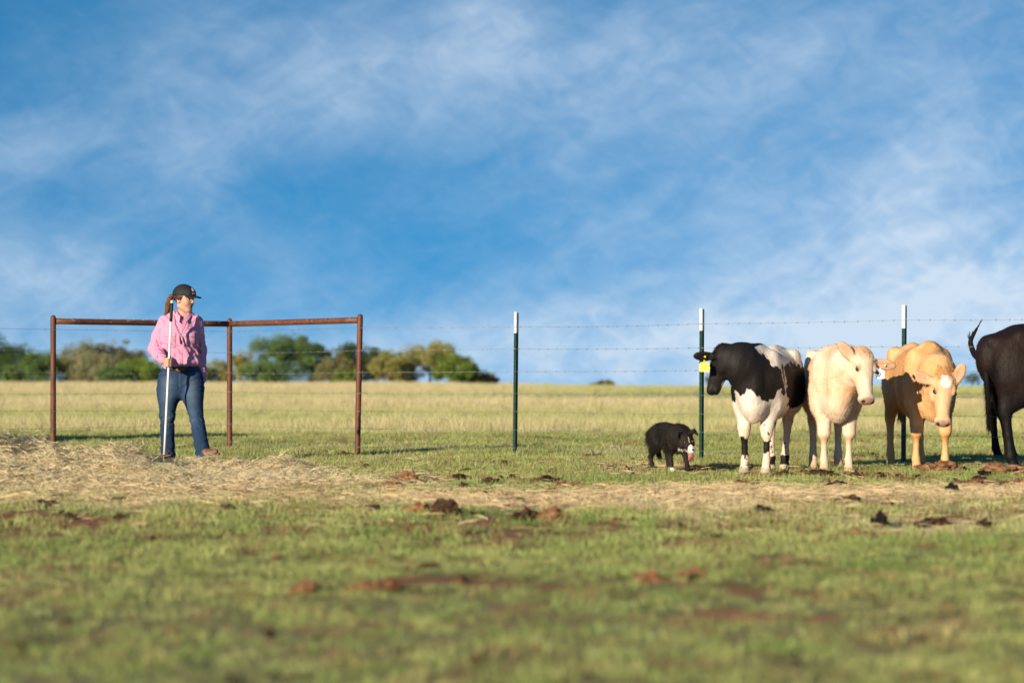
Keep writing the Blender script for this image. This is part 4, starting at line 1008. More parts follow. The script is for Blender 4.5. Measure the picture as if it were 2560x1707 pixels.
# tan calf
pw = px2w(2364, 936, 20.78)
make_cattle('calf', 'tan calf with lowered head and a white mark on its forehead', 'calf', (3.645, 21.57, g_at(3.6, 21.6)), R(-86), 1.03, pw, (-.09, -.48, -.87), (.10, -.82, .50), paint_cream((.72, .43, .20), (.54, .26, .09), .75, (.78, .56, .36), .45, .8, True),
            {'fl': (.37, .125, 0), 'fr': (.37, -.125, 0), 'hl': (-.48, .12, 0), 'hr': (-.46, -.155, 0)},
            (((.38, -.10, .9), (.1, -.95, .1)), ((-.92, -.05, .34), (-.1, -.95, -.1))),
            dict(path=[(-.62, 0, .99), (-.70, -.01, .93), (-.70, -.02, .7), (-.66, -.02, .48)], rad=[.030, .024, .016, .008], col=(.50, .32, .16), n=700), GRP, hs=1.08, knob=1.08, seed=23, fuzz=.015, nfur=42000, brisket=.03, belly=.01, fat=.92, hoofc=(.40, .27, .16), earc=((.60, .36, .18), (.64, .38, .24)))
# black cow at the right edge: mostly outside the frame
make_cattle('cow', 'large dark brown black cow cut by the right edge, rump to the left', 'cow', (4.15 + .74, 21.25, g_at(4.9, 21.2)), R(6), 1.17, np.array([6.0, 21.45, 1.22]), (.75, -.1, -.65), (.6, 0, .8), paint_dark,
            {'fl': (.36, .12, 0), 'fr': (.38, -.12, 0), 'hl': (-.40, .125, 0), 'hr': (-.47, -.125, 0)},
            (((-.1, 1, .2), (1, 0, 0)), ((-.1, -1, .2), (1, 0, 0))),
            dict(path=[(-.63, -.02, .98), (-.655, -.04, .88), (-.645, -.05, .66), (-.63, -.05, .42)], rad=[.034, .03, .022, .012], col=(.010, .008, .008), n=2600, spread=.06, len=.15, **{'from': .42}), GRP, seed=33, fuzz=.014, nfur=30000)
make_cattle('cow', 'dark cow hidden behind the right edge cow, only its raised tail showing', 'cow', (5.33, 23.75, g_at(5.3, 23.7)), R(10), 1.08, np.array([6.35, 24.0, 1.05]), (.75, 0, -.65), (.6, 0, .8), paint_dark,
            {'fl': (.36, .12, 0), 'fr': (.38, -.12, 0), 'hl': (-.50, .125, 0), 'hr': (-.45, -.125, 0)},
            (((-.1, 1, .2), (1, 0, 0)), ((-.1, -1, .2), (1, 0, 0))),
            dict(path=[(-.58, 0, .84), (-.667, 0, .88), (-.77, 0, .96), (-.81, 0, 1.08), (-.735, 0, 1.21)], rad=[.034, .030, .026, .022, .010], col=(.010, .008, .008), n=600, spread=.03, len=.09, droop=0, curl=.05, **{'from': .45}), GRP, seed=43, fuzz=.016, nfur=9000)
# ------------------------------------------------------------------ sheepdog
M_coat = mat_attr('dog_coat', .62, .1, 60, .2, 200, .12)
M_tongue = mat_plain('wet_tongue', (.62, .20, .21), .35, 0, var=.15, scale=40, spec=.6)
M_eye = mat_plain('amber_eye', (.30, .10, .015), .25, 0, var=.2, spec=.5)
M_nose = mat_plain('dark_wet_nose', (.012, .012, .013), .3, 0, spec=.7)
def make_dog():
    base = np.array([1.372, 21.0, g_at(1.35, 21.0)]); psi = R(-66); M = np.array(Matrix.Rotation(-psi, 3, 'Z'))
    t = empty('dog', base, psi); tag(t, 'black sheepdog with white muzzle panting, head lowered, walking toward the calves', 'dog')
    sc = Sculpt((-.36, -.16, -.005), (.46, .18, .50), .0052)
    sc.loft([(-.25, .38, .26, .045), (-.20, .415, .245, .070), (-.10, .425, .235, .074), (.03, .412, .200, .080), (.14, .400, .175, .080), (.22, .38, .205, .065)], .02, 2.2, .05)
    Hc = M @ (np.array(px2w(1713, 1100, 20.72)) - base); A = frame(M @ np.array([.40, -.80, -.50]), M @ np.array([.10, -.45, .85]))
    hk_ = 1.14; hp = lambda f, l, u: Hc + A @ (np.array([f, l, u]) * hk_)
    sc.cone((.18, 0, .31), hp(-.03, 0, -.005), .098, .068, .05)
    sc.ell(hp(0, 0, 0), (.074, .070, .062), .02, A); sc.cone(hp(.04, 0, -.012), hp(.115, 0, -.022), .040, .027, .02); sc.cone(hp(.03, 0, -.034), hp(.098, 0, -.050), .028, .015, .012)
    sc.ell(hp(.120, 0, -.014), (.014, .017, .013), .010, A)
    sc.ell(hp(.02, .048, -.02), (.04, .02, .035), .03, A); sc.ell(hp(.02, -.048, -.02), (.04, .02, .035), .03, A)
    for sy in (1, -1): sc.ell(hp(.052, sy * .034, .017), (.013, .010, .010), .006, A, True)
    # ears: short, folded forward at the tip
    for sy in (1, -1):
        r0 = hp(-.012, sy * .042, .042); r1 = hp(-.012, sy * .068, .066); r2 = hp(.020, sy * .086, .048)
        sc.cone(r0, r1, .024, .018, .014, (A[:, 0], 1.6)); sc.cone(r1, r2, .018, .008, .010, (A[:, 2], 1.4))
    # legs: each (shoulder or hip, elbow or stifle, wrist or hock, paw)
    for sy, px_, wz, lift in ((1, .20, .15, .012), (-1, .13, .14, 0)):
        e = np.array([.115, sy * .065, .20]); w0 = np.array([px_ - .005, sy * .058, .085 + lift]); p = np.array([px_ + .015, sy * .055, .018 + lift])
        sc.cone((.15, sy * .07, .31), e, .062, .036, .04, ((0, 1, 0), 1.4)); sc.chain([e, w0, p], [.030, .018, .018], .018); sc.ell(p + (.012, 0, -.004), (.032, .021, .015), .012)
    for sy, px_ in ((1, -.10), (-1, -.205)):
        hk = np.array([px_ - .055, sy * .055, .115]); p = np.array([px_, sy * .055, .016])
        sc.cone((-.19, sy * .06, .30), (-.12, sy * .07, .235), .074, .050, .04, ((0, 1, 0), 1.4)); sc.chain([(-.125, sy * .068, .235), hk, hk + (.025, 0, -.06), p], [.046, .018, .016, .018], .022); sc.ell(p + (.014, 0, -.002), (.032, .021, .015), .012)
    sc.push(lambda x, y, z: .010 * (fbm(x * 22, y * 22, z * 11, 51, 3) - .5) * (z > .1))
    sc.floor(0)
    V, Q, N = sc.skin(); hl = (V - Hc) @ A / hk_; x, y, z = V.T
    n1 = fbm(x * 20, y * 20, z * 10, 52, 3); n2 = fbm(x * 60, y * 60, z * 30, 53, 2)
    col = np.array([.010, .009, .010]) * (1 - n1[:, None]) + np.array([.030, .024, .018]) * n1[:, None]
    W = np.array([.74, .68, .60])
    blaze = (hl[:, 0] > .083 + .4 * np.abs(hl[:, 1]) + .02 * (n2 - .5)) & (np.abs(hl[:, 1]) < .026) & (hl[:, 2] > -.075) & (hl[:, 2] < .03)
    blaze |= (np.abs(hl[:, 1]) < -.001 + .006 * n2) & (hl[:, 0] > .03) & (hl[:, 2] > 0)
    jaw = (hl[:, 0] > .02) & (hl[:, 2] < -.042) & (hl[:, 2] > -.1) & (np.abs(hl[:, 1]) < .03)
    chest = (np.linalg.norm((V - np.array([.245, .01, .225])) / np.array([.06, .055, .06]), axis=1) + (n1 - .5) * .6 < 1)
    paw = (x > .10) & (z < .016 + .03 * n1) & (y < 0)
    wm = blaze | jaw | chest | paw; col[wm] = (W * (.75 + .4 * n1[:, None]))[wm]
    body = link_mesh('body', np_mesh('body', V, Q, None, True, col), M_coat, t)
    inhd = np.linalg.norm(hl, axis=1) < .15
    L = np.where(z < .17, .006, np.where(inhd, .012, .042)); L = np.where((z > .19) & (z < .27) & ~inhd, .05, L); L = np.where(hl[:, 0] > .045, .004, L)
    comb = np.stack([np.full(len(V), -.55), np.zeros(len(V)), np.full(len(V), -.75)], 1); comb[inhd] = -A[:, 0] * .8
    hair_mesh('coat', V, N, col, np.argwhere(z > .03)[:, 0], 42000, L, .0016, comb, M_coat, body, 5, .26, .24)
    bib = np.argwhere(chest)[:, 0]; hair_mesh('bib', V, N, np.broadcast_to(W, V.shape), bib, 500, .030, .0018, (.1, 0, -1), M_coat, body, 6, .2, .22)
    # tail, carried low behind
    mb = MB(); pth = np.array([(-.24, 0, .34), (-.275, .005, .28), (-.275, .015, .2), (-.25, .02, .13), (-.22, .02, .11)]); r = np.random.default_rng(8)
    q = np.linspace(0, 1, 14); pt = np.stack([np.interp(q, np.linspace(0, 1, 5), pth[:, c]) for c in range(3)], -1)
    dk = np.array([.011, .010, .010]); mb.tube(pt, np.interp(q, [0, .3, .8, 1], [.022, .026, .022, .010]), 10, True, dk)
    nh = 1500; i0 = r.integers(0, 13, nh); p = pt[i0] + r.normal(0, .014, (nh, 3)); tg = pt[i0 + 1] - pt[i0]; tg /= np.linalg.norm(tg, axis=1)[:, None]
    d = tg + r.normal(0, .22, (nh, 3)); sd = np.cross(d, r.normal(0, 1, (nh, 3))); sd /= np.linalg.norm(sd, axis=1)[:, None]; LL = .035 * r.uniform(.5, 1.2, nh)[:, None]
    Wt = np.stack([p - sd * .0012, p + sd * .0012, p + d * LL], 1).reshape(-1, 3); mb.add(Wt, None, np.arange(3 * nh).reshape(-1, 3), np.repeat(dk * r.uniform(.6, 2, nh)[:, None], 3, 0))
    mb.build('tail', M_coat, t)
    # tongue: a curved slab hanging from the open mouth
    mb = MB(); sec = [(.070, -.034, .014, .005), (.108, -.036, .018, .005), (.122, -.052, .020, .005), (.124, -.078, .022, .005), (.120, -.102, .020, .004), (.118, -.114, .008, .003)]
    ring = []
    for (f, u, wv, th) in sec:
        for a in np.linspace(0, 2 * np.pi, 12, endpoint=False): ring.append(hp(f + th * math.sin(a) * (1 if u < -.05 else .3), wv * math.cos(a) , u + th * math.sin(a) * (.3 if u < -.05 else 1)))
    Qn = [[i * 12 + j, i * 12 + (j + 1) % 12, (i + 1) * 12 + (j + 1) % 12, (i + 1) * 12 + j] for i in range(len(sec) - 1) for j in range(12)]
    mb.add(ring, Qn, [[60, 60 + j, 60 + j + 1] for j in range(1, 11)]); mb.build('tongue', M_tongue, t)
    for sy in (1, -1):
        mb = MB(); th = np.linspace(0, np.pi, 7)
        c = hp(.053, sy * .0335, .0165); mb.tube([c + A[:, 0] * (.0085 * math.cos(a)) for a in th], [max(.0008, .0085 * math.sin(a)) for a in th], 12); mb.build('eye', M_eye, t)
        mb = MB(); c = hp(.0598, sy * .034, .0165); mb.tube([c, c + A[:, 0] * .0022], .0048, 10); mb.build('pupil', M_nose, t)
    mb = MB(); c = hp(.128, 0, -.010); th = np.linspace(0, np.pi, 8); mb.tube([c + A[:, 0] * (.012 * math.cos(a)) for a in th], [max(.001, .0135 * math.sin(a)) for a in th], 14); mb.build('nose', M_nose, t)
    return t
make_dog()
# ------------------------------------------------------------------ person
M_skin = mat_attr('skin', .55, .06, 80, .08, 300, .35, sub=.08)
M_shirt = mat_attr('pink_cotton', .85, .06, 120, .25, 500, .15)
M_denim = mat_attr('denim', .85, .16, 140, .35, 600, .15)
M_cap = mat_plain('black_cap_cloth', (.014, .014, .016), .75, 0, var=.2, scale=200, bump=.2, bscale=500)
M_hairp = mat_attr('brown_hair', .42, .25, 120, .5, 300, .5)
M_leather = mat_plain('worn_brown_leather', (.20, .095, .055), .55, 0, var=.35, scale=40, bump=.2)
M_sole = mat_plain('dark_sole', (.030, .024, .020), .8, 0)
M_belt = mat_plain('dark_belt', (.022, .012, .009), .55, 0)
M_buckle = mat_plain('old_bronze', (.10, .075, .04), .45, .6, var=.5, scale=60)
M_cord = mat_plain('dark_cord', (.03, .022, .022), .7, 0)
M_pole = mat_plain('pale_fibreglass', (.80, .74, .70), .4, 0, var=.1, scale=20)
M_grip = mat_plain('black_rubber', (.014, .014, .015), .6, 0)
M_red = mat_plain('red_thread', (.45, .03, .03), .8, 0); M_wht = mat_plain('white_thread', (.75, .75, .75), .8, 0)

def make_person():
    X0, Y0 = (452 - CX) / F_PX * 23.2, 23.2
    t = empty('person', (X0, Y0, g_at(X0, Y0))); tag(t, 'person in pink shirt, blue jeans and black cap holding a long pale pole', 'person')
    a3 = lambda *v: np.array(v, float)
    # joints: x to the right of the picture, y away from the camera, z up
    HIPL, KNL, ANL = a3(.095, .0, .83), a3(.164, -.12, .455), a3(.252, -.33, .115)
    HIPR, KNR, ANR = a3(-.105, .0, .83), a3(-.128, -.03, .455), a3(-.128, .04, .09)
    SHR, ELR, WRR = a3(-.155, .015, 1.350), a3(-.235, -.035, 1.090), a3(-.136, -.275, .985)
    SHL, ELL, WRL = a3(.152, .015, 1.345), a3(.182, .07, 1.075), a3(.200, .06, .80)
    HC = a3(.036, -.01, 1.565); fy = R(62); A = frame((math.sin(fy), -math.cos(fy), -.06), (0, 0, 1)); hs = 1.04
    hp = lambda f, l, u: HC + A @ (a3(f, l, u) * hs)
    # ---------------- body: one skin from scalp to feet
    sc = Sculpt((-.40, -.62, -.01), (.46, .30, 1.73), .0052)
    sc.chain([a3(0, 0, .86), a3(0, 0, 1.02), a3(0, .0, 1.22), a3(.005, .01, 1.34)], [.120, .105, .120, .085], .06, ((0, 1, 0), 1.3))
    sc.cone(SHR, SHL, .05, .05, .05)
    sc.cone(a3(.012, .02, 1.34), a3(.030, .008, 1.50), .060, .052, .035)
    for S_, E_, W_ in ((SHR, ELR, WRR), (SHL, ELL, WRL)): sc.chain([S_, E_, W_], [.050, .038, .024], .02)
    for H_, K_, N_ in ((HIPR, KNR, ANR), (HIPL, KNL, ANL)): sc.chain([H_, K_, N_], [.085, .052, .034], .03)
    E = lambda c, r, k=.02, cut=False: sc.ell(hp(*c), np.array(r) * hs, k, A, cut)
    K = lambda a, b, ra, rb, k=.015: sc.cone(hp(*a), hp(*b), ra * hs, rb * hs, k)
    E((-.012, 0, .03), (.095, .074, .088)); E((.022, 0, -.02), (.070, .064, .080), .03)
    K((.035, 0, -.066), (.060, 0, -.098), .040, .022, .028)                      # jaw to chin
    for sy in (1, -1): K((-.02, sy * .048, -.060), (.055, sy * .020, -.098), .020, .018, .025); E((.050, sy * .038, -.026), (.026, .022, .024), .02)
    K((.084, 0, .012), (.101, 0, -.020), .0085, .0105, .012); E((.092, .009, -.026), (.010, .007, .007), .007); E((.092, -.009, -.026), (.010, .007, .007), .007)
    E((.078, 0, -.056), (.009, .021, .0055), .007); E((.076, 0, -.066), (.009, .018, .006), .007); E((.072, 0, .022), (.020, .050, .012), .015)
    for sy in (1, -1): E((.082, sy * .031, .004), (.012, .015, .009), .008, True); E((.071, sy * .031, .003), (.011, .0125, .010), .004)
    for sy in (1, -1):
        E((-.012, sy * .074, -.006), (.020, .010, .031), .008); E((-.004, sy * .083, -.004), (.010, .006, .018), .005, True)
    # right hand closed round the pole
    pole_at = lambda z: a3((430 - (z_to_py(z) - 757) / 398 * 20.4 - CX) / F_PX * (Y0 - .36) - X0, -.360, z)
    def z_to_py(z): return 1158 - z * 260
    pc = pole_at(.955); hd = pc - WRR; hd /= np.linalg.norm(hd)
    pal = a3(-.098, -.328, .962); sc.cone(WRR, pal, .026, .030, .02, (a3(.55, .6, .6), 1.25))
    pol = a3(.078, 0, 1.0); pol /= np.linalg.norm(pol)
    for i, (dz, rr, wrap) in enumerate(((.036, .0098, 1.0), (.014, .0102, 1.05), (-.008, .0098, 1.0), (-.028, .0086, .9))):
        c = pole_at(.955 + dz); R0 = .0205
        pts = [pal + a3(-.012, -.02, dz * 1.05)]
        for th in (250, 300, 350, 400): pts.append(c + a3(math.cos(R(-th)) * R0, math.sin(R(-th)) * R0 * -1 * -1, -.003))
        # knuckle on the camera side, tips curling back behind the pole
        kn = c + a3(-.030, -.016, 0); m1 = c + a3(-.004, -.0245, -.002); m2 = c + a3(.020, -.010, -.004); tip = c + a3(.014, .012, -.006)
        sc.chain([pal + a3(-.008, -.015, dz), kn, m1, m2, tip], [.013, .0105, rr, rr * .92, rr * .82], .006)
    th0 = pal + a3(.010, -.002, .025); sc.chain([th0, pole_at(.985) + a3(-.014, .018, .010), pole_at(.99) + a3(.012, .022, .016), pole_at(.99) + a3(.028, .012, .018)], [.016, .0125, .011, .0085], .008)
    # left hand hanging relaxed
    lp = a3(.202, .045, .735); sc.cone(WRL, lp, .025, .027, .02, (a3(1, 0, 0), 1.7))
    for i, (dy, L) in enumerate(((-.030, .062), (-.010, .072), (.010, .068), (.028, .054))):
        b = lp + a3(-.002, dy, -.018); m = b + a3(.002, -.010, -L * .5); e = m + a3(-.014, -.006, -L * .45); sc.chain([b, m, e], [.0105, .0095, .0075], .005)
    sc.chain([lp + a3(-.005, -.026, .03), lp + a3(-.014, -.052, -.002), lp + a3(-.018, -.056, -.03)], [.013, .0105, .008], .008)
    V, Q, N = sc.skin(); hl = (V - HC) @ A / hs
    n1 = fbm(V[:, 0] * 40, V[:, 1] * 40, V[:, 2] * 40, 7, 3)[:, None]
    col = a3(.50, .290, .200) * (.9 + .2 * n1)
    ck = np.exp(-(np.linalg.norm((hl - a3(.06, 0, -.035)) / a3(.05, .06, .03), axis=1)) ** 2)[:, None] * .35; col = col * (1 - ck) + a3(.58, .26, .19) * ck
    lips = (hl[:, 0] > .070) & (np.abs(hl[:, 2] + .0615) < .0095) & (np.abs(hl[:, 1]) < .022); col[lips] = (.32, .11, .09)
    lipl = (hl[:, 0] > .070) & (np.abs(hl[:, 2] + .0615) < .0025) & (np.abs(hl[:, 1]) < .022); col[lipl] = (.15, .05, .04)
    for sy in (1, -1):
        d = (hl - a3(.080, sy * .031, .003)) / a3(.012, .014, .0065); ey = (np.linalg.norm(d, axis=1) < 1.0); col[ey] = (.62, .56, .52)
        d = (hl - a3(.083, sy * .0335, .003)) / a3(.012, .0065, .0065); ir = (np.linalg.norm(d, axis=1) < 1.0); col[ir] = (.03, .018, .012)
        lash = (np.abs(hl[:, 2] - .0105) < .0026) & (np.abs(hl[:, 1] - sy * .032) < .016) & (hl[:, 0] > .055); col[lash] = (.06, .03, .02)
        br = (np.abs(hl[:, 2] - .024 + .12 * (np.abs(hl[:, 1]) - .03)) < .0042) & (np.abs(np.abs(hl[:, 1]) - .034) < .022) & (hl[:, 0] > .05); col[br] = (.09, .045, .028)
    scalp = (hl[:, 2] > -.02 + .9 * np.maximum(0, hl[:, 0] + .005)) & (hl[:, 0] < .03) & (np.abs(hl[:, 1]) < .0775); scalp |= (hl[:, 0] < -.045) & (hl[:, 2] > -.075)
    col[scalp & (V[:, 2] > 1.44)] = (.075, .036, .020)
    body = link_mesh('body', np_mesh('body', V, Q, None, True, col), M_skin, t)
    # ---------------- shirt
    sc = Sculpt((-.38, -.34, .70), (.34, .24, 1.48), .0052)
    sc.chain([a3(-.005, .0, .95), a3(-.002, -.005, 1.08), a3(.0, -.008, 1.22), a3(.004, .008, 1.335)], [.174, .170, .174, .120], .05, ((0, 1, 0), 1.42))
    sc.ell(a3(-.068, -.078, 1.205), (.085, .075, .085), .05); sc.ell(a3(.074, -.078, 1.205), (.085, .075, .085), .05)
    sc.cone(a3(-.140, .012, 1.352), a3(-.03, .02, 1.405), .056, .062, .04); sc.cone(a3(.140, .012, 1.348), a3(.04, .02, 1.405), .056, .062, .04)
    sc.ell(a3(-.0, -.005, .965), (.185, .135, .058), .03)                         # bloused over the belt
    sc.chain([SHR, .5 * (SHR + ELR) + a3(-.008, 0, 0), ELR + a3(-.012, 0, 0)], [.066, .066, .060], .035); sc.chain([ELR + a3(-.010, 0, -.004), .5 * (ELR + WRR) + a3(-.006, 0, -.008), WRR + a3(-.006, .008, .002)], [.060, .055, .040], .03)
    sc.cone(WRR + a3(-.010, .014, .002), WRR + a3(.004, -.008, -.002), .040, .034, .008)
    sc.chain([SHL, ELL, WRL + a3(0, .003, .03)], [.064, .053, .040], .035); sc.cone(WRL + a3(0, .003, .03), WRL + a3(0, 0, -.005), .041, .037, .008)
    sc.cone(a3(.016, -.03, 1.405), a3(.030, -.03, 1.60), .062, .10, .012, None, True)                # neck opening
    sc.cone(a3(.018, -.150, 1.335), a3(.022, -.085, 1.44), .022, .060, .012, None, True)
    seg = lambda P_, a, b: np.clip(((P_ - a) @ (b - a)) / ((b - a) @ (b - a)), 0, 1)
    def folds(x, y, z):
        P_ = np.stack([x, y, z], 1); o = np.zeros(len(x))
        wn = fbm(x * 9, y * 9, z * 9, 15, 3) - .5; w2 = fbm(x * 13, y * 13, z * 13, 16, 2) - .5
        for S_, E_, W_, ph, am in ((SHR, ELR, WRR, 0, 1.25), (SHL, ELL, WRL, 2, .9)):
            for (a, b, L, k_) in ((S_, E_, .27, 1.0), (E_, W_, .25, 1.15)):
                tt = seg(P_, a, b); q = a + tt[:, None] * (b - a); dd = np.linalg.norm(P_ - q, axis=1); m = sstep(.13, .07, dd) * (np.abs(x) > .15)
                s_ = np.sin(2 * np.pi * (tt * L / .085) + 34 * (y * .7 + x * .5) + ph + 26 * wn); s_ = np.where(s_ > 0, s_, s_ * .5) * np.clip(.55 + 2.2 * w2, 0, 1.0)
                o += m * am * k_ * .0060 * s_ * np.clip((.115 - dd) / .03, 0, 1) * (.35 + .65 * sstep(.25, .8, tt) if a is S_ else .9)
        tor = (np.abs(x) < .19) * 1.0
        drape = np.sin(2 * np.pi * (x * 9 + z * 2.2 * np.sign(x) + 1.5 * wn)) * sstep(1.16, 1.02, z)
        diag = np.sin(2 * np.pi * ((z + x * .9) * 10.5 + 2.0 * wn)) * sstep(1.22, 1.10, z) * sstep(.96, 1.05, z)
        puck = np.sin(2 * np.pi * ((z - np.abs(x) * 1.1) * 12 + 1.8 * wn)) * sstep(1.30, 1.36, z) * (np.abs(x) > .05)
        o += tor * (.0055 * drape + .0085 * diag + .004 * puck + .020 * wn)
        front = y < -.04
        plk = front * sstep(.024, .016, np.abs(x - .014 - .10 * (1.15 - z) * 0)); o -= plk * .004
        pk = front * (((np.abs(x + .082) < .055) | (np.abs(x - .098) < .055)) & (z > 1.105) & (z < 1.242)); o -= pk * .004
        flp = front * (((np.abs(x + .082) < .057) & (z > 1.205 + .25 * np.abs(np.abs(x + .082) - .03) * 0) & (z < 1.246)) | ((np.abs(x - .098) < .057) & (z > 1.205) & (z < 1.246))); o -= flp * .0045
        return o
    sc.push(folds); V, Q, N = sc.skin()
    n1 = fbm(V[:, 0] * 12, V[:, 1] * 12, V[:, 2] * 12, 17, 3)[:, None]; col = a3(.64, .285, .42) * (.94 + .12 * n1)
    x, y, z = V.T; fr = y < -.04
    seam = fr & ((np.abs(np.abs(x - .014) - .019) < .0028) & (z < 1.30)); seam |= fr & (np.abs(z - 1.204) < .0035) & ((np.abs(x + .082) < .056) | (np.abs(x - .098) < .056)); seam |= fr & (z > 1.105) & (z < 1.205) & ((np.abs(np.abs(x + .082) - .055) < .0028) | (np.abs(np.abs(x - .098) - .055) < .0028)); col[seam] *= .82
    shirt = link_mesh('shirt', np_mesh('shirt', V, Q, None, True, col), M_shirt, t)
    # collar: a stand and two turned-down points
    for sy in (-1, 1):
        mb = MB(); th = np.linspace(-10, 168, 12) if sy > 0 else np.linspace(-10, 168, 12)
        rows = []
        for k_, (h, rr) in enumerate(((1.412, .064), (1.448, .060), (1.456, .066), (1.440, .079), (1.418, .092))):
            row = []
            for i, d in enumerate(th):
                a = R(90 - sy * d); f_ = sstep(110, 168, d); zz_ = h - .052 * f_ * (k_ > -1) - (.030 * f_ if k_ > 2 else 0); r_ = rr + .016 * f_ * (k_ / 4)
                row.append(a3(.026 + r_ * math.cos(a) * .96, .012 + r_ * math.sin(a) * (1.05 + .10 * f_) - .03 * f_, zz_ - .006 * math.cos(R(d))))
            rows.append(row)
        W_ = np.array(rows); n_ = len(th); Vv = W_.reshape(-1, 3); Nn = np.concatenate([Vv, Vv + (Vv - a3(.026, .012, 0)) * a3(.05, .05, 0) + a3(0, 0, -.001)])
        Qs = [[i * n_ + j, i * n_ + j + 1, (i + 1) * n_ + j + 1, (i + 1) * n_ + j] for i in range(4) for j in range(n_ - 1)]
        mb.add(Nn, Qs + [[q + len(Vv) for q in reversed(f)] for f in Qs], None, (.66, .30, .44)); mb.build('collar', M_shirt, shirt)
    # ---------------- jeans
    sc = Sculpt((-.30, -.48, .015), (.33, .22, .96), .0052)
    sc.cone(a3(-.002, .0, .925), a3(0, .008, .79), .160, .186, .05, ((0, 1, 0), 1.30)); sc.ell(a3(-.07, .06, .80), (.10, .085, .10), .06); sc.ell(a3(.07, .06, .80), (.10, .085, .10), .06)
    sc.cone(a3(-.105, .005, .80), a3(-.118, 0, .70), .105, .110, .07); sc.chain([a3(-.118, .0, .70), .5 * (HIPR + KNR) + a3(.0, 0, -.01), KNR, .55 * KNR + .45 * ANR, ANR + a3(0, .0, -.055)], [.110, .103, .071, .064, .070], .022)
    sc.cone(a3(.100, .005, .80), a3(.112, 0, .70), .105, .108, .07); sc.chain([a3(.112, .0, .70), .5 * (HIPL + KNL) + a3(-.006, 0, -.01), KNL, .55 * KNL + .45 * ANL, ANL + a3(.010, .01, -.060)], [.108, .100, .069, .064, .072], .022)
    def jf(x, y, z):
        P_ = np.stack([x, y, z], 1); o = np.zeros(len(x)); wn = fbm(x * 11, y * 11, z * 11, 25, 3) - .5
        for H_, K_, N_, ph in ((HIPR, KNR, ANR, 0), (HIPL, KNL, ANL, 2.2)):
            tt = seg(P_, K_, N_); q = K_ + tt[:, None] * (N_ - K_); m = (np.linalg.norm(P_ - q, axis=1) < .14) & (z < .5)
            o += m * .0055 * np.sin(2 * np.pi * (z * 10 + 4.5 * x * np.cos(ph) + y * 3 + 2.6 * wn) + ph) * (.35 + .65 * np.exp(-((z - .40) / .08) ** 2) + .55 * sstep(.22, .1, z))
        o += .0022 * np.sin(2 * np.pi * (z * 17 - np.abs(x) * 6 + 2 * wn)) * sstep(.66, .72, z) * sstep(.90, .84, z)
        o += .006 * wn
        o += .006 * np.exp(-(x / .008) ** 2) * (z > .70) * (y < 0)
        return o
    sc.push(jf); V, Q, N = sc.skin(); x, y, z = V.T
    n1 = fbm(x * 14, y * 14, z * 14, 27, 4); n2 = fbm(x * 5, y * 5, z * 22, 28, 3)
    fade = np.clip(sstep(.50, .66, z) * sstep(.88, .76, z) + .7 * np.exp(-((z - .45) / .10) ** 2), 0, 1) * np.clip(-N[:, 1], 0, 1) * (.45 + .8 * n2) * np.exp(-((np.abs(x) - .12) / .06) ** 2)
    fade = np.clip(fade, 0, 1)[:, None]
    col = a3(.020, .042, .092) * (1 - fade) + a3(.085, .130, .185) * fade; col = col * (.85 + .3 * n1[:, None])
    seamj = (np.abs(x) < .005) & (z > .72) & (y < 0); col[seamj] *= 1.7
    pkt = (np.abs(z - .87 + .35 * np.abs(np.abs(x) - .15)) < .004) & (np.abs(x) > .09) & (y < 0); col[pkt] *= 1.6
    link_mesh('jeans', np_mesh('jeans', V, Q, None, True, col), M_denim, t)
    # ---------------- belt and buckle
    mb = MB(); th = np.linspace(0, 2 * np.pi, 40, endpoint=False)
    ring = lambda rx, ry, z: np.stack([-.002 + rx * np.cos(th), ry * np.sin(th), np.full(40, z) - .008 * np.sin(th) * -1], -1)
    Vb = np.concatenate([ring(.172, .128, .888), ring(.172, .128, .926), ring(.164, .120, .926), ring(.164, .120, .888)])
    mb.add(Vb, [[k_ * 40 + j, k_ * 40 + (j + 1) % 40, ((k_ + 1) % 4) * 40 + (j + 1) % 40, ((k_ + 1) % 4) * 40 + j] for k_ in range(4) for j in range(40)]); belt = mb.build('belt', M_belt, t)
    mb = MB(); ph = np.linspace(0, np.pi / 2, 5)
    for k_ in range(1): 
        rows = [np.stack([.018 + .052 * math.cos(p) * np.cos(th), np.full(40, -.134 - .010 * math.sin(p)), .894 + .036 * math.cos(p) * np.sin(th)], -1) for p in ph]
        mb.add(np.concatenate(rows), [[i * 40 + j, i * 40 + (j + 1) % 40, (i + 1) * 40 + (j + 1) % 40, (i + 1) * 40 + j] for i in range(4) for j in range(40)])
    mb.build('buckle', M_buckle, belt)
    # ---------------- boots
    for nm, an, d, pitch in (('r', ANR, a3(-.15, -1, 0), 0), ('l', ANL, a3(.80, -.60, 0), 22)):
        d = d / np.linalg.norm(d); up = a3(0, 0, 1); cp, sp = math.cos(R(pitch)), math.sin(R(pitch)); f_ = d * cp + up * sp; u_ = up * cp - d * sp
        heel = a3(an[0], an[1], 0) + d * -.03 + up * .03 if nm == 'r' else an + a3(.005, 0, -.085) - d * .02
        q = lambda f, u: heel + f_ * f + u_ * u
        sb = Sculpt(np.minimum(q(-.1, -.08), q(.32, .30)) - .10, np.maximum(q(-.1, -.08), q(.32, .30)) + .10, .0055)
        shin = (KNR if nm == 'r' else KNL) - q(0, .03); shin /= np.linalg.norm(shin); sb.cone(q(0, .02), q(.0, .03) + shin * .13, .036, .040, .02); sb.cone(q(.0, .022), q(.12, .024), .036, .040, .03); sb.cone(q(.12, .020), q(.205, .014), .041, .026, .02); sb.cone(q(.03, .08), q(.12, .04), .038, .030, .03)
        Vb, Qb, Nb = sb.skin(); bt = link_mesh('boot', np_mesh('boot', Vb, Qb), M_leather, t)
        mb = MB(); sl = np.cross(u_, f_); out = []
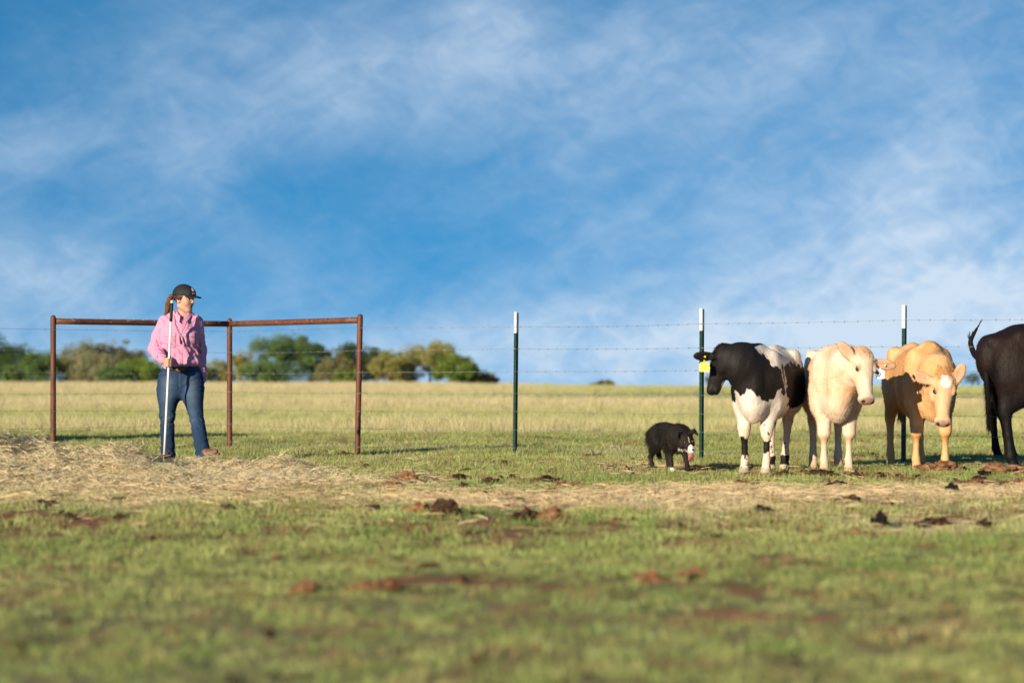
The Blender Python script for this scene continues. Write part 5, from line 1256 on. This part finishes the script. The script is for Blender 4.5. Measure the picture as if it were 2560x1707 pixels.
        for i, a in enumerate(np.linspace(0, 2 * np.pi, 28, endpoint=False)):
            f = .095 + .150 * math.cos(a); wv = .046 * math.sin(a) * (1.0 if f > .1 else .85); out.append((f, wv))
        top = [heel + f_ * f + sl * wv + u_ * -.008 for f, wv in out]; bot = [heel + f_ * f + sl * wv + u_ * (-.022) for f, wv in out]; n_ = 28
        mb.add(top + bot + [np.mean(bot, 0)], [[j, (j + 1) % n_, n_ + (j + 1) % n_, n_ + j] for j in range(n_)], [[2 * n_, n_ + (j + 1) % n_, n_ + j] for j in range(n_)])
        hh = [heel + f_ * (f * .35 - .02) + sl * wv * .8 + u_ * -.020 for f, wv in out]; h2 = [p - u_ * .020 for p in hh]
        mb.add(hh + h2 + [np.mean(h2, 0)], [[j, (j + 1) % n_, n_ + (j + 1) % n_, n_ + j] for j in range(n_)], [[2 * n_, n_ + (j + 1) % n_, n_ + j] for j in range(n_)])
        mb.build('sole', M_sole, bt)
    # ---------------- cap
    sc = Sculpt(HC + a3(-.16, -.16, -.03), HC + a3(.26, .16, .16), .0045)
    sc.ell(hp(-.010, 0, .048), np.array((.112, .088, .094)) * hs, .01, A)
    sc.ell(hp(.075, 0, .045), np.array((.030, .055, .055)) * hs, .03, A)
    tl = R(9); Af = frame(A[:, 0] * math.cos(tl) + A[:, 2] * math.sin(tl) * -.25, A[:, 2])
    # open underside
    c = hp(-.01, 0, -.115); Z = sc.ax[2][None, None, :]; X = sc.ax[0][:, None, None]; Y = sc.ax[1][None, :, None]
    nrm_ = A[:, 2] + A[:, 0] * .10; nrm_ /= np.linalg.norm(nrm_); cz = hp(.02, 0, .038)
    pl = (X - cz[0]) * nrm_[0] + (Y - cz[1]) * nrm_[1] + (Z - cz[2]) * nrm_[2]
    back = ((X - HC[0]) * A[0, 0] + (Y - HC[1]) * A[1, 0]) ; pl = pl + .022 * np.clip(-(back + .02) / .08, 0, 1)
    sc.D = np.maximum(sc.D, -pl).astype(np.float32)
    # brim
    bm = Sculpt(HC + a3(-.10, -.26, -.06), HC + a3(.28, .10, .12), .0045)
    bc = hp(.112, 0, .038); X, Y, Z = bm._pt((slice(None),) * 3)
    px_ = (X - bc[0]) * A[0, 0] + (Y - bc[1]) * A[1, 0] + (Z - bc[2]) * A[2, 0]; py_ = (X - bc[0]) * A[0, 1] + (Y - bc[1]) * A[1, 1]; pz_ = (X - bc[0]) * A[0, 2] + (Y - bc[1]) * A[1, 2] + (Z - bc[2]) * A[2, 2]
    surf = pz_ + .22 * (px_ + .02) + 3.6 * py_ ** 2 - .006
    outl = np.sqrt((px_ + .03) ** 2 / .095 ** 2 + py_ ** 2 / .084 ** 2) - 1
    bm.D = np.maximum(np.abs(surf) - .0045, np.maximum(outl * .085, -(px_ + .055))).astype(np.float32)
    V, Q, N = sc.skin(); V2, Q2, N2 = bm.skin()
    cap = link_mesh('cap', np_mesh('cap', np.concatenate([V, V2]), np.concatenate([Q, Q2 + len(V)])), M_cap, t)
    mb = MB(); tp_ = hp(-.010, 0, .1365); mb.tube([tp_, tp_ + a3(0, 0, .006)], [.009, .006], 10); mb.build('cap_button', M_cap, cap)
    # stitched emblem on the front panel: white shape over a red bar and a white line
    def on_cap(l, u):
        # point on the crown front, a little proud
        d = a3(1, l, u); o = a3(-.010, 0, .040); rr = a3(.118, .091, .101)
        v = a3(math.cos(u) * math.cos(l), math.cos(u) * math.sin(l), math.sin(u)) * rr * 1.03; return hp(*(o + v + a3(.004, 0, 0)))
    for nm, mt, pts in (('emblem_shape', M_wht, [(-.26, .42), (-.02, .42), (.02, .52), (-.08, .62), (-.16, .76), (-.26, .64)]), ('emblem_bar', M_red, [(-.34, .24), (.10, .24), (.10, .40), (-.34, .40)]), ('emblem_line', M_wht, [(-.34, .14), (.08, .14), (.08, .20), (-.34, .20)])):
        mb = MB(); n_ = len(pts); P_ = [on_cap(l, u) for l, u in pts]; P2 = [p + A[:, 0] * .0015 for p in P_]; cc = [np.mean(P2, 0) + A[:, 0] * .001]
        mb.add(P_ + P2 + cc, [[j, (j + 1) % n_, n_ + (j + 1) % n_, n_ + j] for j in range(n_)], [[2 * n_, n_ + j, n_ + (j + 1) % n_] for j in range(n_)]); mb.build(nm, mt, cap, smooth=False)
    # ---------------- ponytail
    mb = MB(); r = np.random.default_rng(4); root = hp(-.108, 0, .028) + a3(-.012, 0, 0)
    ctr = np.array([root, root + a3(-.030, .020, .000), root + a3(-.054, .032, -.062), root + a3(-.070, .038, -.145), root + a3(-.080, .042, -.225)])
    q = np.linspace(0, 1, 12); sm = np.stack([np.interp(q, np.linspace(0, 1, 5), ctr[:, c]) for c in range(3)], -1)
    wd = np.interp(q, [0, .15, .5, .85, 1], [.016, .026, .030, .024, .010])
    mb.tube(sm, wd * .8, 12, True, (.085, .040, .022))
    for i in range(420):
        a, rr = r.uniform(0, 2 * np.pi), math.sqrt(r.uniform(.3, 1)); o = a3(math.cos(a), math.sin(a), 0) * rr; L = r.uniform(.7, 1.06)
        p = sm * 1.0; p = p + wd[:, None] * o + r.normal(0, .0012, (12, 3)); k_ = max(4, int(12 * min(L, 1))); tone = r.uniform(.6, 1.7)
        mb.tube(p[:k_], np.linspace(.0016, .0007, k_), 3, False, a3(.19, .092, .045) * tone)
    mb.build('ponytail', M_hairp, t)
    # hair below the cap at nape and temple
    mb = MB()
    for i in range(420):
        l = r.uniform(-1, 1) * .078; f0_ = -.01 - .075 * math.sqrt(max(0, 1 - (l / .08) ** 2)) if r.uniform() < .7 else r.uniform(-.03, .022)
        s_ = 1 if l > 0 else -1
        if f0_ > -.035: l = s_ * .076
        st_ = hp(f0_, l, .030); en = hp(-.100, l * .25, .005 + r.normal(0, .008)) if f0_ < -.02 else hp(f0_ - .012, l * 1.02, -.002 + r.normal(0, .006))
        md_ = .5 * (st_ + en) + (A @ a3(-.012 if f0_ < -.02 else 0, s_ * .012, -.016)); mb.tube([st_, md_, en], [.0012, .0014, .0008], 3, False, a3(.085, .040, .022) * r.uniform(.6, 1.5))
    mb.build('side_hair', M_hairp, t)
    # ---------------- things carried
    o3 = a3(X0, Y0, g_at(X0, Y0))
    pole = empty('herding_pole', o3 + pole_at(0)); tag(pole, 'long pale pole with black grip held upright in one hand', 'pole')
    p0 = pole_at(0)
    seg3 = lambda z0, z1, r_, n_: MB().tube([pole_at(z) - p0 for z in np.linspace(z0, z1, 6)], r_, 14).build(n_[0], n_[1], pole)
    seg3(.085, 1.36, .0108, ('shaft', M_pole)); seg3(.0, .088, .0135, ('foot', M_grip)); seg3(1.345, 1.520, .0150, ('grip', M_grip)); seg3(1.515, 1.545, .0125, ('end_cap', M_pole))
    wl = empty('whistle_lanyard', o3 + a3(.02, -.17, 1.15)); tag(wl, 'thin dark lanyard with small black whistle hanging on the pink shirt', 'whistle')
    oo = a3(.02, -.17, 1.15); mb = MB()
    mb.tube([a3(-.048, -.070, 1.405) - oo, a3(-.040, -.120, 1.33) - oo, a3(-.005, -.165, 1.26) - oo, a3(.018, -.192, 1.205) - oo], .0026, 6); mb.tube([a3(.085, -.075, 1.40) - oo, a3(.060, -.150, 1.30) - oo, a3(.018, -.192, 1.205) - oo], .0022, 6); mb.build('cord', M_cord, wl)
    mb = MB(); mb.tube([a3(.018, -.194, 1.210) - oo, a3(.022, -.198, 1.18) - oo, a3(.032, -.192, 1.135) - oo], [.006, .009, .012], 10); mb.build('whistle', M_cord, wl)
g_at = lambda x, y: float(gz(x, y))
make_person()
